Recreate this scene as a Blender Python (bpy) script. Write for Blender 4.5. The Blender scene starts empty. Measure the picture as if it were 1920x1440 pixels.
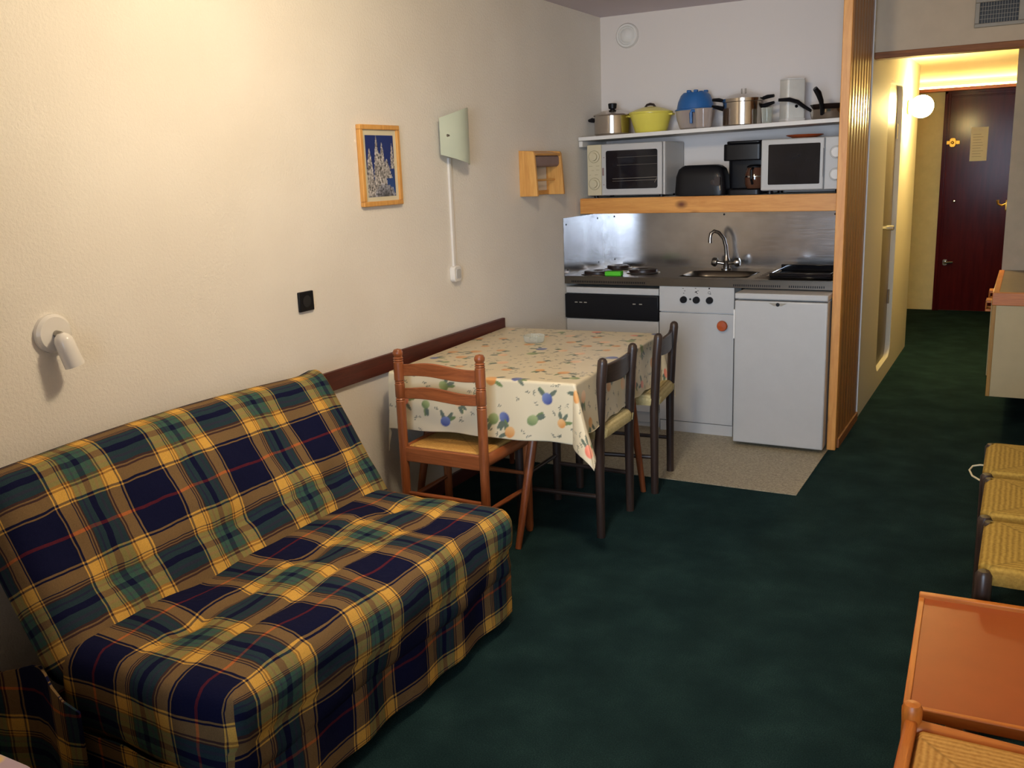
import bpy, bmesh, math, random
import numpy as np
from mathutils import Vector, Matrix

S = bpy.context.scene
COL = S.collection
PI = math.pi
rnd = random.Random(7)

# ------------------------------------------------------------------ camera
CAM = (2.4329, -5.6896, 1.5289)
YAW, PITCH, ROLL, FPX = 0.5065, -0.2239, -0.0377, 1751.07
fw = Vector((-math.sin(YAW)*math.cos(PITCH), math.cos(YAW)*math.cos(PITCH), math.sin(PITCH)))
r0 = Vector((math.cos(YAW), math.sin(YAW), 0)); u0 = r0.cross(fw)
rv = r0*math.cos(ROLL) + u0*math.sin(ROLL); uv_ = u0*math.cos(ROLL) - r0*math.sin(ROLL)
cd = bpy.data.cameras.new('camera'); cam = bpy.data.objects.new('camera', cd); COL.objects.link(cam)
cam.matrix_world = Matrix(((rv.x, uv_.x, -fw.x, CAM[0]), (rv.y, uv_.y, -fw.y, CAM[1]), (rv.z, uv_.z, -fw.z, CAM[2]), (0, 0, 0, 1)))
cd.sensor_fit = 'HORIZONTAL'; cd.sensor_width = 36.0; cd.lens = FPX/1920*36.0
cd.clip_start = 0.05; cd.clip_end = 60
S.camera = cam

# ------------------------------------------------------------------ world, lights, exposure
w = bpy.data.worlds.new('world'); S.world = w; w.use_nodes = True
bg = w.node_tree.nodes['Background']; bg.inputs[0].default_value = (0.55, 0.68, 1.0, 1); bg.inputs[1].default_value = 0.6
S.view_settings.view_transform = 'Standard'; S.view_settings.look = 'None'
S.view_settings.gamma = 1.0; S.view_settings.use_curve_mapping = False
S.view_settings.exposure = 0.0


def area_light(name, loc, aim, size, size_y, power, color):
    d = bpy.data.lights.new(name, 'AREA'); d.shape = 'RECTANGLE'; d.size = size; d.size_y = size_y
    d.energy = power; d.color = color
    o = bpy.data.objects.new(name, d); COL.objects.link(o); o.location = loc
    o.rotation_euler = (Vector(aim)-Vector(loc)).to_track_quat('-Z', 'Y').to_euler()
    return o


def point_light(name, loc, radius, power, color):
    d = bpy.data.lights.new(name, 'POINT'); d.shadow_soft_size = radius; d.energy = power; d.color = color
    o = bpy.data.objects.new(name, d); COL.objects.link(o); o.location = loc
    return o


# daylight through the balcony window behind the camera (spread narrowed to leave the sofa's near end dark)
wl = area_light('window_daylight', (2.15, -6.5, 1.45), (1.0, 0, 1.1), 1.45, 1.3, 16, (0.64, 0.79, 1.0))
wl.data.spread = math.radians(52)
# warm ceiling lamp of the living room, above the frame
point_light('ceiling_lamp_light', (1.25, -3.45, 2.3), 0.10, 61, (1.0, 0.835, 0.56))

# ------------------------------------------------------------------ materials


def srgb(r, g, b):
    f = lambda c: (c/255/12.92) if c/255 <= 0.04045 else ((c/255+0.055)/1.055)**2.4
    return (f(r), f(g), f(b), 1.0)


class NT:
    def __init__(s, name):
        s.m = bpy.data.materials.new(name); s.m.use_nodes = True
        s.t = s.m.node_tree; s.b = s.t.nodes['Principled BSDF']
        s.tc = None

    def n(s, typ, **kw):
        x = s.t.nodes.new(typ)
        for k, v in kw.items():
            if k.startswith('i_'):
                x.inputs[int(k[2:])].default_value = v
            else:
                setattr(x, k, v)
        return x

    def l(s, a, b):
        s.t.links.new(a, b)

    def coord(s, kind='Object'):
        if s.tc is None:
            s.tc = s.n('ShaderNodeTexCoord')
        return s.tc.outputs[kind]

    def mapping(s, scale=(1, 1, 1), rot=(0, 0, 0), kind='Object', loc=(0, 0, 0)):
        mp = s.n('ShaderNodeMapping'); s.l(s.coord(kind), mp.inputs[0])
        mp.inputs['Scale'].default_value = scale; mp.inputs['Rotation'].default_value = rot; mp.inputs['Location'].default_value = loc
        return mp.outputs[0]

    def noise(s, vec, scale, detail=3, rough=0.55, dist=0.0):
        x = s.n('ShaderNodeTexNoise'); s.l(vec, x.inputs['Vector'])
        x.inputs['Scale'].default_value = scale; x.inputs['Detail'].default_value = detail
        x.inputs['Roughness'].default_value = rough; x.inputs['Distortion'].default_value = dist
        return x.outputs['Fac']

    def ramp(s, fac, stops, interp='LINEAR'):
        x = s.n('ShaderNodeValToRGB'); s.l(fac, x.inputs[0]); e = x.color_ramp; e.interpolation = interp
        while len(e.elements) < len(stops):
            e.elements.new(0.5)
        for el, (p, c) in zip(e.elements, stops):
            el.position = p; el.color = c
        return x.outputs[0]

    def math(s, op, a, b=None, c=None):
        x = s.n('ShaderNodeMath', operation=op)
        for i, v in enumerate((a, b, c)):
            if v is None:
                continue
            if isinstance(v, (int, float)):
                x.inputs[i].default_value = v
            else:
                s.l(v, x.inputs[i])
        return x.outputs[0]

    def mix(s, fac, a, b, typ='MIX'):
        x = s.n('ShaderNodeMix', data_type='RGBA', blend_type=typ)
        for i, v in ((0, fac), (6, a), (7, b)):
            if isinstance(v, (int, float, tuple)):
                x.inputs[i].default_value = v
            else:
                s.l(v, x.inputs[i])
        return x.outputs[2]

    def bump(s, h, strength=0.3, dist=0.01):
        x = s.n('ShaderNodeBump'); s.l(h, x.inputs['Height'])
        x.inputs['Strength'].default_value = strength; x.inputs['Distance'].default_value = dist
        s.l(x.outputs[0], s.b.inputs['Normal'])

    def set(s, color=None, rough=None, metal=None, spec=None, **kw):
        if color is not None:
            if isinstance(color, tuple):
                s.b.inputs['Base Color'].default_value = color
            else:
                s.l(color, s.b.inputs['Base Color'])
        if rough is not None:
            if isinstance(rough, (int, float)):
                s.b.inputs['Roughness'].default_value = rough
            else:
                s.l(rough, s.b.inputs['Roughness'])
        if metal is not None:
            s.b.inputs['Metallic'].default_value = metal
        if spec is not None:
            s.b.inputs['Specular IOR Level'].default_value = spec
        for k, v in kw.items():
            s.b.inputs[k].default_value = v
        return s.m


def plain(name, rgb, rough=0.5, metal=0.0, var=0.06, spec=0.5, **kw):
    """a plain painted / plastic / metal surface with a very light mottling"""
    t = NT(name); c = srgb(*rgb)
    f = t.noise(t.mapping(), 14, 3)
    d = tuple(max(0, x*(1-var)) for x in c[:3])+(1,); u = tuple(min(1, x*(1+var)) for x in c[:3])+(1,)
    return t.set(t.ramp(f, [(0.3, d), (0.7, u)]), rough, metal, spec, **kw)


def wood(name, light, dark, axis=2, rough=0.4, knots=False, scale=1.0, contrast=1.0, spec=0.5):
    """grain running along the given local axis"""
    t = NT(name)
    sc = [9*scale]*3; sc[axis] = 0.7*scale
    v = t.mapping(tuple(sc))
    f = t.noise(v, 4.0, 5, 0.6, 1.2)
    f2 = t.noise(v, 22.0, 3, 0.6)
    g = t.math('MULTIPLY_ADD', f2, 0.35, t.math('MULTIPLY', f, 0.75))
    c = t.ramp(g, [(0.5-0.17/contrast, srgb(*dark)), (0.5+0.17/contrast, srgb(*light))])
    if knots:
        ks = [6.5]*3; ks[axis] = 4.2
        vo = t.n('ShaderNodeTexVoronoi'); t.l(t.mapping(tuple(ks)), vo.inputs['Vector']); vo.inputs['Scale'].default_value = 1.0
        k = t.ramp(vo.outputs['Distance'], [(0.05, (0, 0, 0, 1)), (0.19, (1, 1, 1, 1))])
        c = t.mix(k, srgb(104, 52, 22), c)
    t.bump(g, 0.12, 0.002)
    return t.set(c, rough, 0, spec)


M = {}
# rough plaster wall
t = NT('plaster'); v = t.mapping()
f = t.noise(v, 95, 4, 0.65); f2 = t.noise(v, 2.0, 2)
c = t.ramp(f2, [(0.3, srgb(226, 219, 208)), (0.7, srgb(233, 227, 217))])
t.bump(f, 0.45, 0.007); M['plaster'] = t.set(c, 0.9, spec=0.2)
t = NT('smooth_wall'); v = t.mapping(); f = t.noise(v, 140, 3, 0.6)
t.bump(f, 0.12, 0.003); M['wall2'] = t.set(srgb(222, 213, 206), 0.85, spec=0.2)
t = NT('hall_paint'); v = t.mapping(); f = t.noise(v, 60, 3, 0.6)
t.bump(f, 0.1, 0.003); M['hall'] = t.set(srgb(216, 209, 190), 0.6, spec=0.3)
M['end_wall'] = plain('end_wall', (206, 190, 142), 0.8, var=0.05)
M['grey_wall'] = plain('grey_wall', (176, 166, 148), 0.8, var=0.05)
t = NT('ceiling_paint'); v = t.mapping(); f = t.noise(v, 60, 3)
t.bump(f, 0.15, 0.003); M['ceiling'] = t.set(srgb(214, 203, 208), 0.9, spec=0.2)
M['hall_ceiling'] = plain('hall_ceiling', (206, 196, 166), 0.28, var=0.03)
# carpet
t = NT('carpet'); v = t.mapping()
f = t.noise(v, 260, 3, 0.7); f2 = t.noise(v, 5, 3)
g = t.math('MULTIPLY_ADD', f2, 0.35, t.math('MULTIPLY', f, 0.65))
c = t.ramp(g, [(0.36, srgb(22, 38, 42)), (0.52, srgb(34, 56, 58)), (0.66, srgb(50, 77, 77))])
t.bump(f, 0.8, 0.01); M['carpet'] = t.set(c, 1.0, spec=0.05)
# linoleum
t = NT('linoleum'); v = t.mapping(); f = t.noise(v, 70, 5, 0.7); f2 = t.noise(v, 180, 2, 0.7)
g = t.math('MULTIPLY_ADD', f2, 0.5, t.math('MULTIPLY', f, 0.5))
M['lino'] = t.set(t.ramp(g, [(0.36, srgb(116, 106, 86)), (0.5, srgb(158, 148, 124)), (0.64, srgb(186, 177, 152))]), 0.45)
# woods
M['honey'] = [wood('honey_wood_%d' % a, (158, 90, 50), (112, 58, 29), a, 0.36) for a in range(3)]
M['shaded_leg'] = wood('shaded_leg_wood', (138, 76, 42), (98, 50, 24), 2, 0.4)  # honey wood made darker: the shade under the table is in the colour
M['dark'] = [wood('dark_wood_%d' % a, (62, 47, 40), (30, 22, 20), a, 0.35) for a in range(3)]
M['pine'] = [wood('pine_%d' % a, (222, 158, 82), (196, 124, 56), a, 0.4, True) for a in range(3)]
M['pine_clear'] = [wood('pine_clear_%d' % a, (220, 166, 92), (190, 130, 62), a, 0.45) for a in range(3)]
M['mahogany'] = [wood('mahogany_%d' % a, (92, 40, 28), (58, 22, 16), a, 0.45) for a in range(3)]
M['orange_wood'] = [wood('orange_wood_%d' % a, (198, 118, 44), (164, 86, 26), a, 0.4) for a in range(3)]
M['strip'] = wood('yellow_strip', (176, 132, 52), (140, 98, 34), 2, 0.5)
M['brown_trim'] = [wood('brown_trim_%d' % a, (150, 92, 46), (112, 62, 28), a, 0.65) for a in range(3)]
# tongue-and-groove boards: grain up, grooves every 9 cm across local y
t = NT('board_panelling'); v = t.mapping((9, 9, 0.7)); f = t.noise(v, 4, 5, 0.6, 1.0)
M['panelling'] = None
c = t.ramp(f, [(0.3, srgb(136, 90, 44)), (0.7, srgb(166, 114, 58))])
M['panelling'] = t.set(c, 0.36)
# door lacquer
t = NT('red_lacquer'); v = t.mapping((6, 6, 0.6)); f = t.noise(v, 4, 4)
M['red_door'] = t.set(t.ramp(f, [(0.3, srgb(58, 13, 14)), (0.7, srgb(78, 20, 19))]), 0.16, spec=0.09)
# metals and plastics
t = NT('brushed_steel'); v = t.mapping((2, 2, 160)); f = t.noise(v, 3, 3, 0.6)
f2 = t.noise(t.mapping(), 6, 3)
c = t.ramp(f2, [(0.3, srgb(170, 168, 168)), (0.7, srgb(190, 188, 188))])
M['steel'] = t.set(c, t.ramp(f, [(0.3, (0.15,)*3+(1,)), (0.7, (0.24,)*3+(1,))]), 1.0)
M['steel_top'] = plain('steel_top', (112, 106, 98), 0.3, 1.0)
M['steel_pot'] = plain('steel_pot', (196, 188, 180), 0.16, 1.0)
M['chrome'] = plain('chrome', (214, 214, 216), 0.1, 1.0, var=0.02)
M['dull_chrome'] = plain('dull_chrome', (160, 156, 150), 0.28, 1.0)
M['brass'] = plain('brass', (168, 128, 56), 0.4, 1.0)
M['white'] = plain('white_enamel', (186, 184, 181), 0.32, var=0.02)
M['white_matte'] = plain('white_paint', (224, 220, 214), 0.6, var=0.02)
M['white_gloss'] = plain('white_gloss', (224, 220, 214), 0.12, var=0.02)
M['cream'] = plain('cream_plastic', (204, 192, 160), 0.5, var=0.02)
M['cream_line'] = plain('cream_line', (168, 156, 124), 0.5)
M['black'] = plain('black_plastic', (14, 14, 18), 0.38, spec=0.3)
M['black_gloss'] = plain('black_gloss', (12, 12, 16), 0.12)
M['dark_glass'] = plain('dark_oven_glass', (26, 26, 31), 0.1, var=0.25)
M['brown_black'] = plain('brown_black', (40, 26, 22), 0.4)
M['shadow_gap'] = plain('seam_black', (22, 21, 22), 0.8)
M['yellow'] = plain('yellow_enamel', (226, 212, 92), 0.28, var=0.03)
M['blue'] = plain('blue_plastic', (40, 96, 156), 0.4)
M['red'] = plain('red_plastic', (206, 40, 56), 0.35)
M['green'] = plain('green_sponge', (86, 196, 44), 0.8)
M['paper'] = plain('paper', (208, 200, 172), 0.8, var=0.02)
M['ink'] = plain('ink', (150, 144, 124), 0.8)
M['terracotta'] = plain('terracotta_knob', (172, 78, 36), 0.35)
M['orange_top'] = plain('orange_laminate', (158, 76, 26), 0.42, var=0.04)
M['grey_laminate'] = plain('grey_laminate', (104, 92, 86), 0.4, var=0.15)
M['beige_panel'] = plain('beige_panel', (184, 168, 128), 0.55, var=0.03)
M['mauve'] = plain('mauve_box', (142, 118, 112), 0.6)
M['grey_door'] = plain('grey_door', (116, 106, 88), 0.4)
M['bed_base'] = plain('bed_base', (60, 44, 36), 0.6)
M['navy'] = plain('navy_cloth', (20, 22, 46), 0.9, spec=0.1)
M['vent_grey'] = plain('vent_grey', (150, 142, 128), 0.5)
M['coffee'] = plain('coffee_glass', (84, 54, 40), 0.08)


def glass(name, rgb, rough=0.05, alpha_mix=0.75):
    """thin clear plastic or glass: mostly see-through, with a glossy coat"""
    t = NT(name)
    tr = t.n('ShaderNodeBsdfTransparent'); tr.inputs[0].default_value = srgb(*rgb)
    t.set(srgb(*rgb), rough)
    lw = t.n('ShaderNodeLayerWeight'); lw.inputs[0].default_value = 0.35
    fac = t.math('MULTIPLY_ADD', lw.outputs['Facing'], 0.6, 1-alpha_mix)
    mx = t.n('ShaderNodeMixShader'); t.l(fac, mx.inputs[0]); t.l(tr.outputs[0], mx.inputs[1]); t.l(t.b.outputs[0], mx.inputs[2])
    t.l(mx.outputs[0], t.t.nodes['Material Output'].inputs[0])
    return t.m


M['clear'] = glass('clear_plastic', (226, 214, 206), 0.06, 0.72)
M['drink_glass'] = glass('clear_glass', (232, 234, 228), 0.04, 0.82)
M['frosted_white'] = plain('frosted_white', (214, 210, 200), 0.35)
t = NT('frosted_green_glass'); t.set(srgb(176, 196, 178), 0.3); t.b.inputs['Subsurface Weight'].default_value = 0.3
t.b.inputs['Subsurface Radius'].default_value = (0.02, 0.02, 0.02)
f = t.noise(t.mapping(), 5, 2); t.l(t.ramp(f, [(0.3, srgb(182, 192, 174)), (0.7, srgb(196, 204, 186))]), t.b.inputs['Base Color']); M['green_glass'] = t.m


def emitter(name, rgb, strength):
    t = NT(name)
    t.set(srgb(*rgb), 0.4); t.b.inputs['Emission Color'].default_value = srgb(*rgb)
    t.b.inputs['Emission Strength'].default_value = strength
    return t.m


M['bulkhead'] = plain('bulkhead_paint', (200, 182, 158), 0.85, var=0.03, spec=0.2)
M['globe'] = emitter('lit_globe', (255, 226, 150), 250)
M['tube'] = emitter('lit_tube', (255, 206, 110), 60)


def rush(name, light, dark, ax, ay, freq):
    """woven rush seat: cords run parallel to the nearest edge in four triangles"""
    t = NT(name)
    sx = t.n('ShaderNodeSeparateXYZ'); t.l(t.coord('Object'), sx.inputs[0])
    nz = t.noise(t.mapping((1, 1, 1)), 18, 3)
    a = t.math('MULTIPLY', t.math('ABSOLUTE', sx.outputs[0]), 1/ax)
    b = t.math('MULTIPLY', t.math('ABSOLUTE', sx.outputs[1]), 1/ay)
    d = t.math('MAXIMUM', a, b)
    d2 = t.math('MULTIPLY_ADD', nz, 0.05, d)
    s = t.math('SINE', t.math('MULTIPLY', d2, freq))
    n2 = t.noise(t.mapping((60, 60, 60)), 2.0, 3)
    m = t.math('MULTIPLY_ADD', n2, 0.55, t.math('MULTIPLY_ADD', s, 0.13, 0.2))
    seam = t.math('ABSOLUTE', t.math('SUBTRACT', a, b))
    c = t.ramp(m, [(0.2, srgb(*dark)), (0.7, srgb(*light))])
    k = t.ramp(seam, [(0.0, (0.72, 0.72, 0.72, 1)), (0.035, (1, 1, 1, 1))])
    c = t.mix(1.0, c, k, 'MULTIPLY')
    t.bump(m, 0.4, 0.004)
    return t.set(c, 0.75, spec=0.15)


M['rush_gold'] = rush('rush_gold', (206, 160, 88), (160, 112, 52), 0.19, 0.19, 95)
M['rush_daylit'] = rush('rush_daylit', (208, 194, 146), (160, 144, 96), 0.19, 0.19, 80)  # dark chairs' rush at the table, paler: daylight put into the colour
M['rush_lamplit'] = rush('rush_lamplit', (184, 152, 74), (128, 100, 42), 0.19, 0.19, 80)  # the same rush, yellower and darker: warm lamplight put into the colour

# plaid: two stripe sets averaged, read from a UV map laid out in metres


def plaid_material():
    t = NT('plaid_cloth')
    uvn = t.n('ShaderNodeUVMap', uv_map='cloth'); sx = t.n('ShaderNodeSeparateXYZ'); t.l(uvn.outputs[0], sx.inputs[0])
    wob = t.noise(t.mapping(), 9, 2)
    wv = t.math('MULTIPLY_ADD', wob, 0.016, -0.008)
    raw = lambda r, g, b: (r/255, g/255, b/255, 1)
    TAN = raw(222, 172, 84); NAVY = raw(28, 30, 58); GRN = raw(66, 98, 86); GR2 = raw(80, 86, 88); BRN = raw(112, 76, 48); RED = raw(146, 44, 42); PUR = raw(66, 70, 84)

    def stops(period, pair, red):
        q = []
        a = lambda p, c: q.append((p/period, c))
        a(0.0, TAN); a(0.017, NAVY); a(0.020, TAN); a(0.024, BRN); a(0.028, TAN); a(0.031, BRN); a(0.036, GRN); a(0.046, PUR); a(0.052, GRN)
        a(0.066, NAVY); a(0.084, GRN); a(0.098, GR2); a(0.106, GRN); a(0.118, BRN); a(pair-0.026, TAN); a(pair-0.022, BRN); a(pair-0.017, TAN)
        a(pair+0.017, NAVY); a(pair+0.023, TAN); a(pair+0.028, NAVY)
        mid = (pair+period)/2
        if red:
            a(mid-0.004, RED); a(mid+0.004, NAVY)
        a(period-0.028, TAN); a(period-0.023, NAVY); a(period-0.017, TAN)
        return q
    u = t.math('DIVIDE', t.math('FLOORED_MODULO', t.math('ADD', sx.outputs[0], wv), 0.355), 0.355)
    v = t.math('DIVIDE', t.math('FLOORED_MODULO', t.math('ADD', sx.outputs[1], wv), 0.345), 0.345)
    cu = t.ramp(u, stops(0.355, 0.152, True), 'CONSTANT'); cv = t.ramp(v, stops(0.345, 0.148, False), 'CONSTANT')
    c = t.mix(0.5, cu, cv)
    th = t.n('ShaderNodeTexWave', wave_type='BANDS'); t.l(uvn.outputs[0], th.inputs['Vector']); th.inputs['Scale'].default_value = 160
    c = t.mix(0.08, c, th.outputs['Color'], 'MULTIPLY')
    wn = t.noise(t.mapping(), 420, 2, 0.7); c = t.mix(0.30, c, t.ramp(wn, [(0.3, (0.55, 0.55, 0.55, 1)), (0.7, (1, 1, 1, 1))]), 'MULTIPLY')
    g = t.n('ShaderNodeGamma'); t.l(c, g.inputs[0]); g.inputs[1].default_value = 2.2
    f = t.noise(t.mapping(), 30, 3); f2 = t.noise(t.mapping(), 300, 2)
    t.bump(t.math('MULTIPLY_ADD', f2, 0.12, f), 0.25, 0.012)
    return t.set(g.outputs[0], 0.95, spec=0.08)


M['plaid'] = plaid_material()


def painted(name, rough=0.35, spec=0.5):
    t = NT(name); a = t.n('ShaderNodeAttribute', attribute_name='pattern')
    return t, t.set(a.outputs['Color'], rough, spec=spec)


t, M['oilcloth'] = painted('oilcloth', 0.33)
t.bump(t.noise(t.mapping(), 8, 2), 0.1, 0.02)
t, M['photo_print'] = painted('photo_print', 0.3)
t = NT('lilac_bedspread'); f = t.noise(t.mapping(), 7, 2); vo = t.n('ShaderNodeTexVoronoi'); t.l(t.mapping(), vo.inputs['Vector']); vo.inputs['Scale'].default_value = 7
c = t.ramp(vo.outputs['Distance'], [(0.0, srgb(222, 190, 84)), (0.22, srgb(222, 190, 84)), (0.27, srgb(168, 150, 166))])
M['bedspread'] = t.set(c, 0.9)

# ------------------------------------------------------------------ mesh building


class MB:
    """collects shapes and links them as ONE mesh object"""

    def __init__(s):
        s.v = []; s.f = []; s.mi = []; s.uv = {}

    def add(s, vs, fs, mi=0, uvs=None):
        o = len(s.v); s.v.extend([tuple(x) for x in vs])
        for k, f in enumerate(fs):
            if uvs is not None:
                s.uv[len(s.f)] = uvs[k]
            s.f.append([i+o for i in f]); s.mi.append(mi)
        return s

    def box(s, a, b, mi=0, rot=None):
        (x0, y0, z0), (x1, y1, z1) = a, b
        vs = [(x0, y0, z0), (x1, y0, z0), (x1, y1, z0), (x0, y1, z0), (x0, y0, z1), (x1, y0, z1), (x1, y1, z1), (x0, y1, z1)]
        if rot is not None:
            c = Vector(((x0+x1)/2, (y0+y1)/2, (z0+z1)/2)); vs = [c+rot @ (Vector(p)-c) for p in vs]
        return s.add(vs, [(0, 3, 2, 1), (4, 5, 6, 7), (0, 1, 5, 4), (1, 2, 6, 5), (2, 3, 7, 6), (3, 0, 4, 7)], mi)

    def rbox(s, a, b, r, axis=1, n=5, mi=0):
        """box whose four edges along `axis` are rounded"""
        lo = Vector(a); hi = Vector(b); i, j = [k for k in range(3) if k != axis]
        pts = []
        for cx, cy, a0 in ((hi[i]-r, hi[j]-r, 0), (lo[i]+r, hi[j]-r, 90), (lo[i]+r, lo[j]+r, 180), (hi[i]-r, lo[j]+r, 270)):
            for k in range(n+1):
                an = math.radians(a0+90*k/n); pts.append((cx+r*math.cos(an), cy+r*math.sin(an)))
        N = len(pts); vs = []
        for e in (lo[axis], hi[axis]):
            for p in pts:
                q = [0, 0, 0]; q[i], q[j], q[axis] = p[0], p[1], e; vs.append(q)
        fs = [list(range(N)), list(range(2*N-1, N-1, -1))] + [(k, (k+1) % N, N+(k+1) % N, N+k) for k in range(N)]
        return s.add(vs, fs, mi)

    def prism(s, pts, axis, e0, e1, mi=0):
        """2-D outline in the other two axes, extruded along axis"""
        i, j = [k for k in range(3) if k != axis]; N = len(pts); vs = []
        for e in (e0, e1):
            for p in pts:
                q = [0, 0, 0]; q[i], q[j], q[axis] = p[0], p[1], e; vs.append(q)
        return s.add(vs, [list(range(N)), list(range(2*N-1, N-1, -1))] + [(k, (k+1) % N, N+(k+1) % N, N+k) for k in range(N)], mi)

    def lathe(s, prof, c=(0, 0, 0), n=32, axis=2, mi=0, rot=None, sy=1.0):
        """prof: list of (radius, height)"""
        vs = []; fs = []; c = Vector(c)
        for r, h in prof:
            for k in range(n):
                an = 2*PI*k/n; p = [r*math.cos(an), sy*r*math.sin(an), h]
                if axis == 0:
                    p = [h, p[0], p[1]]
                elif axis == 1:
                    p = [p[0], -h, p[1]]
                p = Vector(p)
                if rot is not None:
                    p = rot @ p
                vs.append(c+p)
        m = len(prof)
        for a in range(m-1):
            for k in range(n):
                fs.append((a*n+k, a*n+(k+1) % n, (a+1)*n+(k+1) % n, (a+1)*n+k))
        if prof[0][0] > 1e-6:
            fs.append(list(range(n-1, -1, -1)))
        if prof[-1][0] > 1e-6:
            fs.append([(m-1)*n+k for k in range(n)])
        return s.add(vs, fs, mi)

    def tube(s, path, rad, n=10, mi=0, flat=1.0):
        path = [Vector(p) for p in path]; rr = rad if isinstance(rad, (list, tuple)) else [rad]*len(path)
        vs = []; fs = []; prev = None
        for k, p in enumerate(path):
            d = (path[min(k+1, len(path)-1)]-path[max(k-1, 0)]).normalized()
            if prev is None:
                up = Vector((0, 0, 1)) if abs(d.z) < 0.9 else Vector((1, 0, 0))
                a = d.cross(up).normalized()
            else:
                a = (prev-d*prev.dot(d)).normalized()
            prev = a; b = d.cross(a)
            for q in range(n):
                an = 2*PI*q/n; vs.append(p+rr[k]*(math.cos(an)*a+flat*math.sin(an)*b))
        for k in range(len(path)-1):
            for q in range(n):
                fs.append((k*n+q, k*n+(q+1) % n, (k+1)*n+(q+1) % n, (k+1)*n+q))
        fs.append(list(range(n-1, -1, -1))); fs.append([(len(path)-1)*n+q for q in range(n)])
        return s.add(vs, fs, mi)

    def sheet(s, P, th, mi=0):
        """P: 2-D grid of points; closed shell of thickness th"""
        A = np.array(P, float); m, n = A.shape[:2]
        du = np.gradient(A, axis=0); dv = np.gradient(A, axis=1)
        N = np.cross(du, dv); N /= np.linalg.norm(N, axis=2, keepdims=True)+1e-12
        B = A-N*th; vs = np.concatenate([A.reshape(-1, 3), B.reshape(-1, 3)]); o = m*n
        fs = []
        for i in range(m-1):
            for j in range(n-1):
                a = i*n+j; fs.append((a, a+n, a+n+1, a+1)); fs.append((o+a, o+a+1, o+a+n+1, o+a+n))
        for i in range(m-1):
            fs.append((i*n, o+i*n, o+(i+1)*n, (i+1)*n)); a = i*n+n-1; fs.append((a, a+n, o+a+n, o+a))
        for j in range(n-1):
            fs.append((j, j+1, o+j+1, o+j)); a = (m-1)*n+j; fs.append((a, o+a, o+a+1, a+1))
        return s.add([tuple(x) for x in vs], fs, mi)

    def build(s, name, mats, parent=None, bevel=0.0, smooth=True, seg=2, loc=None, angle=35):
        me = bpy.data.meshes.new(name); me.from_pydata([tuple(p) for p in s.v], [], s.f)
        if not isinstance(mats, (list, tuple)):
            mats = [mats]
        for m in mats:
            me.materials.append(m)
        me.polygons.foreach_set('material_index', s.mi)
        if s.uv:
            L = me.uv_layers.new(name='cloth')
            for fi, uvs in s.uv.items():
                for li, q in zip(me.polygons[fi].loop_indices, uvs):
                    L.data[li].uv = q
        bm = bmesh.new(); bm.from_mesh(me); bmesh.ops.recalc_face_normals(bm, faces=bm.faces); bm.to_mesh(me); bm.free()
        if smooth:
            me.polygons.foreach_set('use_smooth', [True]*len(me.polygons)); me.set_sharp_from_angle(angle=math.radians(angle))
        o = bpy.data.objects.new(name, me); COL.objects.link(o)
        if bevel:
            b = o.modifiers.new('bevel', 'BEVEL'); b.width = bevel; b.segments = seg; b.limit_method = 'ANGLE'; b.angle_limit = math.radians(40)
        if parent is not None:
            o.parent = parent
        if loc is not None:
            o.location = loc
        return o


def tag(o, label, cat, group=None):
    o['label'] = label; o['category'] = cat
    if group:
        o['group'] = group
    return o


def thing(name, label, cat, loc=(0, 0, 0), rotz=0.0, group=None):
    o = bpy.data.objects.new(name, None); COL.objects.link(o); o.empty_display_size = 0.1
    o.location = loc; o.rotation_euler = (0, 0, rotz)
    return tag(o, label, cat, group)


def struct(o):
    o['kind'] = 'structure'
    return o


def kids(o):
    return [c for c in bpy.data.objects if c.parent == o]


def dup(root, loc, rotz, label, group=None):
    r = root.copy(); COL.objects.link(r); r.location = loc; r.rotation_euler = (0, 0, rotz); r['label'] = label
    if group:
        r['group'] = group
    for ch in kids(root):
        c = ch.copy(); COL.objects.link(c); c.parent = r
        for g in kids(ch):
            d = g.copy(); COL.objects.link(d); d.parent = c
    return r


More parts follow.
